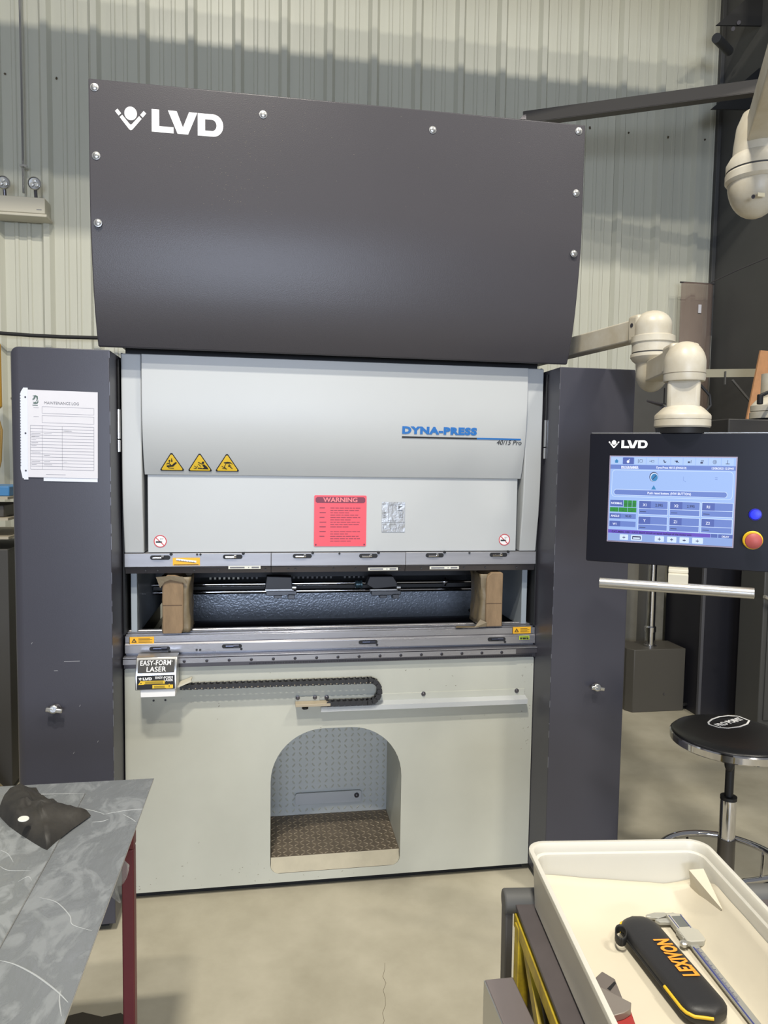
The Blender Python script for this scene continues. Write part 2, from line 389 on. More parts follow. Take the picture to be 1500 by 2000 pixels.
# ------------------------------------------------------------------ background machinery on the right
gc = thing('grey_cabinet', 'plain dark grey cabinet behind the right side of the press', 'cabinet', (2.4, 2.2, 0))
a = P(1200, 726, 'Y', 2.05); b_ = P(1306, 726, 'Y', 2.05)
mb = MB(); mb.box(a.x-.2, 2.05, .04, b_.x, 2.36, a.z); mb.build('body', mat('grey_cabinet_paint', (74, 73, 70), .5, var=.12, vscale=3), gc, bevel=.01)
mb = MB(); mb.box(a.x-.18, 2.07, 0, b_.x-.02, 2.34, .04); mb.build('base', M_BLACK, gc)
mb = MB(); mb.box(b_.x-.03, 2.044, .2, b_.x-.024, 2.05, a.z-.1); mb.build('door_seam', M_BLACK, gc)

pb_ = thing('pump_unit', 'small grey steel box with chrome cylinder on top standing behind the console', 'pump', P(1285, 1385, 'Z', 0))
yb = 1.68; p1, p2 = P(1240, 1262, 'Y', yb), P(1334, 1390, 'Y', yb)
zb_top = P(1290, 1268, 'Y', yb).z
mb = MB(); mb.prism([(p1.x, yb), (p2.x, yb), (p2.x, yb+.22), (p1.x-.03, yb+.22), (p1.x-.03, yb+.05)], (Vector((0,0,0)), Vector((1,0,0)), Vector((0,1,0)), Vector((0,0,1))), 0, zb_top)
mb.build('housing', mat('pump_grey', (70, 67, 61), .5), pb_, bevel=.004)
cx = P(1270, 1262, 'Y', yb+.08).x
mb = MB(); mb.lathe([(.04, 0), (.04, .012), (.034, .014), (.034, .10), (.038, .10), (.038, .13), (.030, .14), (.028, .62), (.018, .63)], (cx, yb+.09, zb_top), n=20); mb.build('cylinder', M_CHROME, pb_)
mb = MB(); mb.cyl((cx+.035, yb+.09, zb_top), (cx+.035, yb+.09, zb_top+.006), .016, n=8); mb.build('bolt', M_STEELD, pb_); mb = MB(); mb.cyl((p1.x+.22, yb-.001, .12), (p1.x+.22, yb-.005, .12), .006, n=8); mb.build('bolt', M_STEELD, pb_)
mb = MB(); q = P(1297, 1180, 'Y', 1.97); mb.box(q.x-.072, 1.97, 0, q.x, 2.02, q.z+.45)
tag(mb.build('steel_post', mat('galvanised_post', (128, 124, 112), .45, metal=.3, var=.25, vscale=6), bevel=.004), 'mottled grey steel post behind the small pump box', 'post')
mb = MB(); mb.tube([P(1336, 1335, 'Y', 1.75), P(1350, 1345, 'Y', 1.7), P(1354, 1362, 'Y', 1.70), P(1350, 1374, 'Y', 1.72), P(1334, 1376, 'Y', 1.68)], .011, n=10)
tag(mb.build('hose', M_RUBBER), 'black hose looping beside the small pump box', 'hose')
# black drape / guard behind the pump
bd = thing('dark_guard', 'dark folded guard panel between the steel post and the column', 'guard', P(1345, 1300, 'Y', 2.1))
mb = MB(); xa, xb = P(1318, 1200, 'Y', 2.1).x, P(1372, 1200, 'Y', 2.1).x
mb.grid(lambda u, v: Vector((xa+(xb-xa+.1)*u, 2.1+.03*math.sin(u*16), .05+1.6*v)), 30, 1); mb.build('drape', mat('dark_drape', (58, 58, 62), .5), bd, solid=.004)
mb = MB(); q = P(1243, 1200, 'Y', 2.03).x; mb.box(q-.25, 2.02, 0, q+.0, 2.04, 1.4)
tag(mb.build('lower_wall_panel', mat('lower_grey', (104, 101, 92), .55, var=.15, vscale=3)), 'scuffed grey board leaning on the wall behind the press', 'board')
# second dark machine at the far right
mc = thing('machine_enclosure', 'dark steel machine enclosure at the right edge behind the stool', 'machine', (2.3, 1.0, 0))
xm = P(1480, 1400, 'Y', 1.2).x
mb = MB(); mb.box(xm, 1.2, 0.02, xm+.32, 1.42, P(1490, 1115, 'Y', 1.2).z+.3); mb.build('body', mat('enclosure_paint', (66, 66, 64), .5), mc, bevel=.006)
mb = MB(); mb.box(xm+.03, 1.19, .1, xm+.29, 1.2, P(1490, 1130, 'Y', 1.2).z); mb.build('door', MATS['enclosure_paint'], mc, bevel=.003)
mb = MB(); q = P(1493, 1165, 'Y', 1.15); mb.cyl(q, q+Vector((.12, 0, -.05)), .012, n=12); mb.build('handle', M_ALU, mc)
mb = MB(); q = P(1466, 1198, 'Y', 1.54); mb.cyl(q, q-Vector((0, .012, 0)), .014, n=16)
tag(mb.build('cap_plug', mat('tan_cap', (150, 128, 104), .5)), 'small round tan cap on the dark column below the console handle', 'cap')
# rail and board above console
rl = thing('guard_rail', 'pale horizontal angle rail bolted across the dark column', 'rail', P(1430, 735, 'Y', 1.45))
a, b_ = P(1366, 730, 'Y', 1.45), P(1560, 728, 'Y', 1.45)
mb = MB(); mb.bar(a, b_, .006, .045, up=(0,0,1)); mb.obox((a+b_)/2+Vector((0,.02,.024)), (b_-a)/2, Vector((0,.022,0)), Vector((0,0,.003))); mb.build('angle', mat('rail_paint', (150, 146, 128), .5), rl)
mb = MB(); q = P(1416, 738, 'Y', 1.44); mb.box(q.x-.003, 1.435, q.z-.04, q.x+.004, 1.445, q.z+.04); mb.build('joint_plate', M_COLUMN, rl)
mb = MB(); a = P(1430, 742, 'Y', 1.46); b_ = P(1470, 790, 'Y', 1.46); mb.bar(a, b_, .01, .012); mb.build('strut', M_COLUMN, rl)
mb = MB(); pquad(mb, [(1486, 684), (1560, 690), (1560, 850), (1452, 850)], 1.15, .012)
tag(mb.build('particle_board', mat('brown_board', (176, 128, 88), .7, var=.1, vscale=20)), 'tan sheet of board leaning at the right edge above the console', 'board')

# ------------------------------------------------------------------ left edge background
rk = thing('storage_rack', 'dark storage rack standing at the left edge beside the press', 'rack', (-1.7, 1.2, 0))
xr = P(16, 1100, 'Y', 1.0).x
mb = MB(); mb.box(xr-.5, 1.0, .02, xr, 1.5, 1.19); mb.build('cupboard', mat('rack_grey', (62, 60, 56), .55), rk, bevel=.004)
for z in (1.24, 1.33, 1.43):
    mb = MB(); mb.box(xr-.5, .98, z, xr+.01, 1.5, z+.012); mb.build('shelf', mat('rack_shelf', (170, 160, 140), .6), rk)
for xx in (xr-.04, xr-.5): mb = MB(); mb.box(xx, 1.44, 1.19, xx+.04, 1.48, 1.75); mb.build('post', M_COLUMN, rk)
mb = MB(); mb.box(xr-.3, 1.05, 1.442, xr-.005, 1.35, 1.49)
tag(mb.build('blue_box', mat('blue_plastic', (60, 120, 170), .5), bevel=.005), 'light blue box on the top shelf of the left rack', 'box')
mb = MB(); mb.box(xr-.3, 1.02, 1.342, xr-.02, 1.3, 1.40)
tag(mb.build('parts_bin', mat('dark_bin', (70, 66, 60), .5), bevel=.005), 'dark bin on the middle shelf of the left rack', 'bin')
mb = MB(); q = P(0, 700, 'Y', 1.9)
mb.lathe([(.03, -.28), (.05, -.26), (.05, .10), (.03, .13), (.012, .14)], (q.x-.045, 1.9, q.z-.02), n=20); yl = tag(mb.build('hanging_lamp', mat('amber_plastic', (200, 150, 40), .45)), 'yellow hanging work lamp at the left edge beside the cabinet', 'lamp')
mb = MB(); mb.tube([Vector((q.x-.03, 1.9, q.z-.3)), Vector((q.x+.0, 1.9, q.z-.42)), Vector((q.x-.01, 1.9, q.z-.6)), Vector((q.x-.06, 1.9, q.z-.8))], .008, n=8); mb.build('cord', mat('tan_cord', (150, 120, 60), .6), yl)
mb = MB(); mb.grid(lambda u, v: Vector((-1.5-.5*u, .55+.4*v, .02+.34*math.sin(math.pi*min(1, v*.9+.05))*(1-abs(2*u-1)**3)+.03*noise.noise(Vector((u*6, v*6, 0))))), 16, 16)
tag(mb.build('canvas_sack', mat('canvas', (178, 162, 130), .8, bump=.3, bscale=60), solid=.01), 'pale canvas sack slumped on the floor left of the press', 'sack')

# ------------------------------------------------------------------ PRESS BRAKE
PB = thing('press_brake', 'large charcoal and pale grey press brake with lettered hood and two side cabinets', 'machine', (0, 0, 0))
# -- hood
yz = [(-.19, 2.824), (-.19, 2.47), (-.1885, 2.41), (-.182, 2.34), (-.171, 2.26), (-.157, 2.18), (-.140, 2.11), (-.119, 2.05), (-.098, 2.005)]
HX0, HX1 = -.827, .832
mb = MB(); mb.xprism(yz+[(-.085, 2.005), (-.085, 2.05), (.0, 2.06), (.8, 2.06), (.8, 2.824)], HX0, HX1)
hood = mb.build('upper_hood', M_DARK, PB, bevel=.004, seg=3, smooth=35)
frh = FR((0, -.19, 0))
def screw(px, py, Y, r, name, par, m=M_ZINC):
    c = P(px, py, 'Y', Y); q = MB()
    q.lathe([(r*1.35, 0), (r*1.35, .0015), (r, .0018), (r*.95, .0045), (r*.6, .0062)], c, (0, -1, 0), n=14)
    q.cyl(c+Vector((0, -.0055, 0)), c+Vector((0, -.0066, 0)), r*.45, n=6)
    return q.build(name, m, par)
for p in ((184.4, 170.7), (187.9, 304.4), (191.4, 435.6), (1130, 256.5), (1125, 377.5), (1120.7, 495.5), (514, 224), (845, 254)):
    o = screw(p[0], p[1], -.19, .0095, 'hood_screw', hood)
mb = MB()      # rubber backing washers, slightly dark
# logo
def logo(mb, fr, h):
    """emblem and LVD letters, h = letter height, origin at the lower left of the emblem"""
    s = h; fr = (fr[0], fr[1]*.92, fr[2], fr[3])
    c = circ(.62*s, .72*s, .30*s, 28)
    mb.fill([c], fr)
    cx, cy = .62*s, -.02*s
    # chevron with rounded bottom
    wd = .2*s; t = .62*s
    a1 = [(cx-.52*s, cy+.54*s), (cx-.08*s, cy+.04*s), (cx, cy), (cx+.08*s, cy+.04*s), (cx+.52*s, cy+.54*s), (cx+.40*s, cy+.65*s), (cx+.05*s, cy+.27*s), (cx, cy+.25*s), (cx-.05*s, cy+.27*s), (cx-.40*s, cy+.65*s)]
    mb.fill([a1], fr)
    for sg in (-1, 1):
        q = [(cx+sg*.57*s, cy+.60*s), (cx+sg*.74*s, cy+.79*s), (cx+sg*.62*s, cy+.90*s), (cx+sg*.45*s, cy+.71*s)]
        mb.fill([q if sg > 0 else q[::-1]], fr)
    x = 1.62*s
    mb.fill([[(x, 0), (x+1.05*s, 0), (x+1.05*s, .27*s), (x+.36*s, .27*s), (x+.36*s, s), (x, s)]], fr)
    x = 2.40*s
    mb.fill([[(x, s), (x+.46*s, 0), (x+.97*s, 0), (x+1.42*s, s), (x+1.02*s, s), (x+.72*s, .30*s), (x+.42*s, s)]], fr)
    x = 3.84*s
    o = [(x, 0), (x+.75*s, 0)]; o += [(x+.75*s+.5*s*math.sin(R(a)), .5*s-.5*s*math.cos(R(a))) for a in range(10, 180, 10)]; o += [(x+.75*s, s), (x, s)]
    i = [(x+.36*s, .25*s), (x+.70*s, .25*s)]; i += [(x+.70*s+.22*s*math.sin(R(a)), .5*s-.25*s*math.cos(R(a))) for a in range(15, 180, 15)]; i += [(x+.70*s, .75*s), (x+.36*s, .75*s)]
    mb.fill([o, i], fr)
la = P(224, 250, 'Y', -.19); lb = P(436, 269, 'Y', -.19); lt = P(435, 229, 'Y', -.19); ll = P(294, 259, 'Y', -.19); lh = (P(295, 216, 'Y', -.19)-ll).z
hh = .0715
hh = .070; mb = MB(); logo(mb, FR((lb.x-5.09*.92*hh, -.19, lb.z)), hh); mb.build('logo_lettering', M_WHITE, hood, smooth=0, label='white emblem and LVD letters')
random.seed(21); mb = MB()      # dust and weld spatter on the face
for _ in range(320):
    if _ < 220: x_, z_ = random.gauss(-.36, .09), random.uniform(2.44, 2.80)
    else: x_, z_ = random.uniform(-.75, .75), random.uniform(2.48, 2.80)
    if z_ > 2.68 and x_ < -.37: continue
    r_ = random.uniform(.0004, .0011); mb.box(x_, -.1907, z_, x_+r_, -.1899, z_+r_)
mb.build('spatter', mat('spatter_dust', (150, 142, 122), .6), hood, smooth=0, stuff=True)
# frame body behind everything
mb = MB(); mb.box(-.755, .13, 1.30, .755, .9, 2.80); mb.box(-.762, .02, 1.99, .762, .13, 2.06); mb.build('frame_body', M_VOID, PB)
# -- light curved cover (ram hood)
prof2 = [(-.056, 1.992), (-.056, 1.86)]
for i in range(1, 15):      # smooth curve back towards the ram
    t = i/14; prof2.append((-.056+.050*t**2.3, 1.86-.284*t))
mb = MB(); mb.xprism(prof2+[(.0, 1.576), (.0, 1.60), (.12, 1.62), (.12, 1.992)], -.696, .698)
cover = mb.build('curved_cover', M_LIGHT, PB, bevel=.002, smooth=35)
mb = MB(); mb.box(-.687, 0, 1.297, .687, .12, 1.60); lowp = mb.build('ram_panel', M_LIGHT, PB, bevel=.0015)
for s in (-1, 1):
    mb = MB(); mb.xprism([(-.036, 1.994), (-.036, 1.62), (-.033, 1.52), (-.026, 1.44), (-.014, 1.36), (-.006, 1.296), (.1, 1.296), (.12, 1.994)], min(s*.700, s*.767), max(s*.700, s*.767))
    mb.build('side_cheek', M_LIGHT, PB, bevel=.004, seg=3)
    mb = MB(); mb.box(min(s*.768, s*.774), .0, 1.0, max(s*.768, s*.774), .9, 2.0); mb.build('inner_frame', M_BLACK, PB)
    hx = s*.7725; mb = MB()
    for z0, z1 in ((1.70, 1.80), (1.655, 1.695)): mb.cyl((hx, -.055, z0), (hx, -.055, z1), .006, n=10)
    mb.build('hinge', M_ZINC, PB)
    mb = MB(); mb.cyl((hx, -.055, 1.80), (hx, -.055, 1.97), .004, n=8); mb.build('hinge_pin', M_BLACK, PB)
# lettering on the curved cover
def ycov(z):
    for (ya, za), (yb_, zb) in zip(prof2, prof2[1:]):
        if zb <= z <= za: return ya+(yb_-ya)*(za-z)/(za-zb)
    return -.056
def on_cover(px, py):
    q = P(px, py, 'Y', -.05)
    for _ in range(6): q = P(px, py, 'Y', ycov(q.z))
    return q
def arc_of(z):
    t = 0; pts = prof2[::-1]
    for (ya, za), (yb_, zb) in zip(pts, pts[1:]):
        L = math.hypot(yb_-ya, zb-za)
        if z <= zb: return t+L*(z-za)/(zb-za)
        t += L
    return t
def arc_at(t):
    pts = prof2[::-1]
    for i, ((ya, za), (yb_, zb)) in enumerate(zip(pts, pts[1:])):
        L = math.hypot(yb_-ya, zb-za)
        if t <= L or i == len(pts)-2:
            k = t/L; dy, dz = (yb_-ya)/L, (zb-za)/L
            return ya+(yb_-ya)*k, za+(zb-za)*k, -dz, dy
        t -= L
FZ = FR((0, 0, 0))
e = on_cover(931, 847).x; b0 = on_cover(785, 846).x
mb = MB(); mb.text('DYNA-PRESS', .0345, FZ, bold=.0022, fit=e-b0, spacing=1.12); mb.bend(785, 846).build('model_lettering', M_BLUE, cover, smooth=0, label='blue block lettering')
m_ = on_cover(931, 853).x-b0; e_ = on_cover(1017, 853).x-b0
mb = MB(); mb.fill([rect(0, -.004, m_, .002)], FZ); mb.bend(785, 853).build('dark_underline', M_INK, cover, smooth=0, label='black half of the underline')
mb = MB(); mb.fill([rect(m_, -.004, e_, .002)], FZ); mb.bend(785, 853).build('blue_underline', M_BLUE, cover, smooth=0, label='blue half of the underline')
mb = MB(); mb.text('40/15 Pro', .0245, FZ, align='RIGHT', shear=.2); mb.bend(1018, 869).build('size_lettering', M_INK, cover, smooth=0, label='thin italic lettering')
# warning triangles
def triangle(px, py, par, kind):
    fr = FZ; h = .0655; w = .0415
    def tri(k):
        c = (0, h*.36); return [(c[0]+(x-c[0])*k, c[1]+(y-c[1])*k) for x, y in ((-w+.003, -.0005), (w-.003, -.0005), (w-.0005, .004), (.003, h-.0005), (-.003, h-.0005), (-w+.0005, .004))]
    mb = MB(); mb.fill([tri(1)], fr, t=.0005); mb.bend(px, py).build('warning_triangle', M_INK, par, smooth=0)
    mb = MB(); mb.fill([tri(.87)], fr, t=.0005, lift=.0008); mb.bend(px, py).build('triangle_face', M_YEL, par, smooth=0)
    mb = MB(); g = lambda *o: mb.fill(list(o), fr, t=.0004, lift=.0014)
    if kind == 0:
        g(stroke((-.018, .017), (.005, .019), .006)); g([(.004, .016), (.018, .030), (.013, .033), (.002, .024)]); g(stroke((-.003, .022), (-.014, .029), .003)); g(stroke((-.014, .029), (-.018, .024), .0025))
        g(stroke((.000, .046), (.000, .037), .003)); g([(-.004, .038), (.004, .038), (0, .032)]); g(stroke((-.008, .037), (-.008, .028), .0028)); g([(-.012, .036), (-.004, .036), (-.008, .042)])
        g(stroke((-.012, .011), (.006, .009), .0022)); g(stroke((-.014, .014), (-.008, .010), .002))
    elif kind == 1:
        g(circ(.011, .0325, .0045, 12)); g([(.002, .009), (.030, .008), (.024, .018), (.014, .027), (.008, .022), (.015, .014)]); g(stroke((-.008, .012), (.006, .011), .004))
        g(stroke((.010, .026), (-.006, .034), .0028)); g(stroke((-.006, .028), (.004, .018), .002)); g(stroke((-.016, .010), (-.008, .020), .002)); g(stroke((-.022, .011), (-.012, .010), .002)); g(stroke((-.014, .016), (-.020, .020), .0016))
    else:
        g([(-.012, .034), (.002, .037), (.012, .035), (.021, .027), (.012, .031), (.0, .030), (-.010, .031)]); g(stroke((-.004, .030), (-.012, .012), .002)); g(stroke((-.018, .012), (.000, .010), .0018)); g(stroke((-.020, .020), (-.006, .014), .0018)); g(stroke((-.010, .022), (-.004, .008), .0016))
        g(stroke((.018, .011), (.008, .020), .0028)); g([(.004, .017), (.011, .023), (.003, .024)]); g(stroke((.006, .028), (.014, .020), .0018))
    mb.bend(px, py).build('pictogram', M_INK, par, smooth=0)
for i, (px, py) in enumerate(((336.5, 919), (391, 920), (444, 920.5))): triangle(px, py, cover, i)
# red warning sign
ws = FR(P(613, 1067, 'Y', -.0012)); W_, H_ = .195, .190
mb = MB(); mb.fill([rrect(0, 0, W_, H_, .005)], ws, t=.0015, lift=0)
sign = mb.build('warning_sign', M_RED, lowp, smooth=0, label='red notice plate headed WARNING')
mb = MB()
mb.fill([[(.010, H_-.028), (.185, H_-.028), (.190, H_-.023), (.190, H_-.012), (.184, H_-.006), (.011, H_-.006), (.005, H_-.012), (.005, H_-.023)]], ws, lift=.0016)
for x_, z_ in ((.007, .006), (.188, .006)): mb.fill([circ(x_, z_, .0035, 10)], ws, lift=.0016)
random.seed(3)
for r_ in range(15):
    if r_ in (9,): continue
    zz = H_-.048-r_*.0088
    if r_ % 2 == 0 and r_ != 14: mb.fill([rect(.020, zz, .020+random.uniform(.018, .026), zz+.0028)], ws, lift=.0016)
    n_w = 0; x_ = .060
    while x_ < .165-(.04 if r_ % 3 == 2 else 0):
        wl = random.uniform(.008, .022); mb.fill([rect(x_, zz, min(x_+wl, .172), zz+.0022)], ws, lift=.0016); x_ += wl+.0025
mb.build('sign_print', M_SIGNINK, lowp, smooth=0, stuff=True)
mb = MB(); mb.text('WARNING', .0235, (ws[0]+ws[1]*W_/2+ws[2]*(H_-.0245), ws[1], ws[2], ws[3]), bold=.0005, align='CENTER', lift=.0024, sx=1.12); mb.build('sign_heading', mat('pink_print', (236, 128, 132), .5), lowp, smooth=0)
# grey notice
gn = FR(P(745.5, 1039, 'Y', -.0012)); mb = MB(); mb.fill([rect(0, 0, .088, .113)], gn, t=.0008, lift=0); mb.build('grey_notice', mat('grey_foil', (172, 174, 176), .3, metal=.4, bump=.5, bscale=30), lowp, smooth=0)
mb = MB(); L = lambda a, b, wd=.0012: mb.fill([stroke(a, b, wd)], gn, lift=.0008)
for a, b_ in (((.024, .042), (.024, .100)), ((.053, .042), (.053, .100)), ((.024, .042), (.053, .042)), ((.024, .100), (.053, .100)), ((.0385, .046), (.0385, .100)), ((0, .036), (.088, .036)), ((0, .105), (.088, .105))): L(a, b_)
mb.fill([[(.062, .086), (.078, .098), (.062, .098)]], gn, lift=.0009)
for k in range(4): L((.006, .056+k*.006), (.015, .056+k*.006), .0018); L((.066, .056+k*.005), (.080, .056+k*.005), .0014); L((.06+.002*k, .082-.002*(k % 2)), (.078, .082-.002*(k % 2)), .001)
for a, b_ in (((.006, .014), (.02, .014)), ((.006, .014), (.006, .028)), ((.006, .028), (.02, .028)), ((.02, .028), (.02, .014)), ((.032, .012), (.056, .012)), ((.032, .012), (.030, .028)), ((.030, .028), (.054, .028)), ((.056, .012), (.054, .028)), ((.064, .010), (.066, .030)), ((.078, .010), (.078, .030))): L(a, b_, .0009)
mb.build('notice_print', mat('notice_ink', (96, 98, 102), .5), lowp, smooth=0)
# no-smoking decals
for px, py in ((313, 1057), (985, 1054)):
    fr = FR(P(px, py, 'Y', 0)); r = .0225
    mb = MB(); mb.fill([circ(0, 0, r, 36)], fr, t=.0004); mb.build('no_smoking_decal', M_WHITE, lowp, smooth=0)
    mb = MB(); mb.fill([circ(0, 0, r, 36), circ(0, 0, r*.86, 36)], fr, lift=.0008); mb.fill([stroke((-.7*r, .62*r), (.62*r, -.7*r), r*.13)], fr, lift=.0009); mb.build('prohibition_ring', M_NOS, lowp, smooth=0)
    mb = MB(); mb.fill([rect(-.68*r, -.22*r, .12*r, 0)], fr, lift=.0013); mb.fill([stroke((.16*r, -.11*r), (.28*r, -.11*r), .18*r)], fr, lift=.0013)
    for k in range(3): mb.fill([stroke((.1*r+.18*r*k, .15*r+.1*k*r), (.05*r+.2*r*k, .5*r), .05*r)], fr, lift=.0013)
    mb.build('cigarette_print', M_INK, lowp, smooth=0)

# -- upper tool clamp (three segments)
segx = [-.767, P(529.5, 1095, 'Y', -.01).x, P(792.5, 1090, 'Y', -.01).x, .767]
slot_px = [(313.5, 1089), (455, 1087.5), (591, 1086), (720, 1085.5), (849.5, 1084.5), (974, 1083.5)]
segs = []
for a, b_ in zip(segx, segx[1:]):
    mb = MB(); mb.xprism([(-.010, 1.2945), (-.010, 1.2465), (-.002, 1.243), (.10, 1.243), (.10, 1.2945)], a+.0006, b_-.0006)
    sgm = mb.build('upper_clamp', M_STEELL, PB, bevel=.001)
    mb = MB(); mb.xprism([(-.004, 1.243), (.004, 1.2205), (.06, 1.2175), (.06, 1.243)], a+.0006, b_-.0006); mb.build('clamp_jaw', M_STEELD, sgm, bevel=.0008)
    segs.append((a, b_, sgm))
def seg_of(x): return next(s[2] for s in segs if s[0] <= x <= s[1]+1e-6)
for px, py in slot_px:
    c = P(px, py, 'Y', -.0105); pr = seg_of(c.x); fr = FR(c)
    mb = MB(); mb.fill([rrect(-.036, -.008, .034, .008, .0079, 6)], fr, t=.001, lift=0); mb.build('slot', M_BLACK, pr, smooth=0)
    mb = MB(); mb.cyl(c+Vector((-.026, -.004, -.001)), c+Vector((.004, -.004, -.001)), .0045, n=10); mb.cyl(c+Vector((.004, -.004, .001)), c+Vector((.012, -.004, .001)), .006, n=8); mb.build('clamp_lever', M_CHROME, pr)
    mb = MB(); mb.cyl(c+Vector((.037, .0, .012)), c+Vector((.037, -.004, .012)), .0055, n=10); mb.build('clamp_pin', M_BLACK, pr)
mb = MB()
for px in (284.5, 308, 379.5, 426.5, 518.5, 563.5, 577, 652, 695, 781, 823, 906.5, 948, 1009): mb.cyl(P(px, 1114.5-(px-284)*.0085, 'Y', -.0005), P(px, 1114.5-(px-284)*.0085, 'Y', -.004), .0032, n=8)
for px in (385, 391.5, 663, 917): mb.cyl(P(px, 1083-(px-385)*.006, 'Y', -.009), P(px, 1083-(px-385)*.006, 'Y', -.0125), .0042, n=8)
mb.build('grub_screw', M_BLACK, PB)
for px, x1, py in ((446, 509, 1108), (719, 777, 1111), (839, 896, 1108.5)):
    fr = FR(P(px, py+2.5, 'Y', -.011)); wq = P(x1, py, 'Y', -.011).x-fr[0].x
    pr = seg_of(fr[0].x)
    mb = MB(); mb.use(0).fill([rect(0, -.0015, wq, .0095)], fr, t=.0006); mb.use(1).fill([rect(.006, .0015, wq*.5, .0065)], fr, lift=.0012); mb.fill([circ(wq*.63, .004, .002, 8)], fr, lift=.0012)
    mb.text('LVD15', .008, (fr[0]+fr[1]*wq*.72+fr[2]*.0012, fr[1], fr[2], fr[3]), lift=.0012, bold=.0001) if False else mb.fill([rect(wq*.72, .0015, wq*.95, .0065)], fr, lift=.0012)
    mb.build('type_strip', [mat('strip_white', (214, 214, 204), .5), M_GREYINK], pr, smooth=0)
fr = FR(P(337.5, 1104.5, 'Y', -.011)); mb = MB()
mb.use(0).fill([rect(0, 0, .095, .028)], fr, t=.0006); mb.use(1).fill([stroke((.012, .022), (.082, .013), .007)], fr, lift=.0012)
mb.use(2).fill([stroke((.012, .0185), (.080, .010), .0012)], fr, lift=.0016)
for k in range(7): mb.fill([stroke((.018+.009*k, .022-.0012*k), (.020+.009*k, .017-.0012*k), .001)], fr, lift=.0018)
mb.fill([stroke((.004, .003), (.090, .003), .0016)], fr, lift=.0012)
mb.build('amber_label', [M_ORYEL, M_WHITE, M_INK], segs[0][2], smooth=0, label='amber sticker with tool drawing')

# -- lower die rail
prof = [(0, .9935), (0, .968), (-.006, .962), (-.006, .9325), (.012, .9325), (.012, .905), (.14, .905), (.14, .985), (.088, .985), (.088, .999), (.072, .999), (.066, .990), (.060, .999), (.046, .999), (.046, .988), (.030, .988), (.030, .996), (.018, .9965), (.018, .9935)]
mb = MB(); mb.xprism(prof[::-1], -.769, .775)
die = mb.build('lower_die_rail', M_STEEL, PB, bevel=.0008)
mb = MB(); mb.box(-.764, -.0005, .9665, .77, .001, .9705); mb.build('rail_groove', M_STEELD, die)
for px, py in ((312, 1267), (453, 1262), (719, 1254), (970, 1248.5)):
    c = P(px, py, 'Y', -.0065); fr = FR(c); s = -1 if px < 500 else 1
    mb = MB(); mb.fill([rrect(-.036, -.0075, .036, .0075, .0074, 6)], fr, t=.001, lift=0); mb.build('slot', M_BLACK, die, smooth=0)
    mb = MB(); mb.cyl(c+Vector((-.022, -.003, .001)), c+Vector((.006, -.003, .001)), .0038, n=10); mb.cyl(c+Vector((.006, -.003, 0)), c+Vector((.026, -.003, 0)), .0055, n=8); mb.build('clamp_lever', mat('blued_steel', (66, 70, 84), .3, metal=.8), die)
    mb = MB(); mb.cyl(c+Vector((.034, .001, -.011)), c+Vector((.034, -.003, -.011)), .0045, n=10); mb.build('clamp_pin', M_BLACK, die)
mb = MB()
for px in (384, 391): mb.cyl(P(px, 1269.5, 'Y', -.005), P(px, 1269.5, 'Y', -.009), .0042, n=8)
for px in (515, 640, 860): mb.cyl(P(px, 1252, 'Y', .001), P(px, 1252, 'Y', -.001), .0024, n=8)
mb.build('grub_screw', M_BLACK, die)
def sticker(px, py, wd, ht, par, flip=False):
    fr = FR(P(px, py, 'Y', -.001)); mb = MB()
    mb.use(0).fill([rect(0, 0, wd, ht)], fr, t=.0006)
    mb.use(1)
    mb.fill([[(.008, .006), (.026, .006), (.017, ht-.005)], [(.012, .008), (.022, .008), (.017, ht-.010)]], fr, lift=.0012); mb.fill([stroke((.017, .013), (.017, .0105), .0016)], fr, lift=.0013)
    for k in range(4):
        mb.fill([stroke((.032, .006+k*.0045), (wd-.006-.008*(k % 2), .006+k*.0045), .0011)], fr, lift=.0012)
    mb.fill([rect(.0, .0, .002, ht)], fr, lift=.0012)
    mb.build('amber_label', [M_ORYEL, M_INK], par, smooth=0)
sticker(252.5, 1258, .086, .0255, die); sticker(1000.5, 1237.5, .075, .026, die)
fr = FR(P(1014, 1249.5, 'Y', -.0068)); mb = MB(); mb.use(0).fill([rect(0, 0, .041, .0155)], fr, t=.0006); mb.use(1).fill([rect(.003, .010, .038, .0125)], fr, lift=.0012); mb.fill([rect(.003, .002, .011, .008)], fr, lift=.0012); mb.fill([rect(.013, .002, .027, .008)], fr, lift=.0012); mb.fill([rect(.029, .002, .038, .008)], fr, lift=.0012)
mb.build('green_label', [mat('lime_sticker', (186, 210, 60), .45), M_INK], die, smooth=0, label='lime green sticker')

# -- linear guide rail
mb = MB(); mb.xprism([(-.012, .9235), (-.012, .919), (-.026, .9165), (-.026, .8985), (-.012, .896), (-.012, .879), (.012, .879), (.012, .9235)], -.772, .781)
gr_ = mb.build('guide_rail', M_STEELD, PB, bevel=.0006)
mb = MB(); mb.box(-.772, -.028, .9185, .781, -.010, .9225); mb.build('rail_edge', M_STEEL, gr_, bevel=.0005)
mb = MB(); mb.box(-.772, -.0275, .8975, .69, -.024, .9155); mb.build('polished_strip', M_STEEL, gr_)
for k in range(16):
    xx = -.56+.0795*k; mb = MB(); mb.lathe([(.0058, 0), (.0058, .0012), (.0045, .0015)], (xx, -.0276, .9045), (0, -1, 0), n=12); mb.build('rail_bolt', mat('bolt_dark', (58, 56, 60), .35, metal=.5), gr_)
mb = MB()
for k in range(260):
    xx = -.33+.0042*k
    mb.box(xx, -.014, .8825, xx+.0021, -.011, .8885)
mb.build('rack_teeth', M_BLACK, gr_, smooth=0, stuff=True)

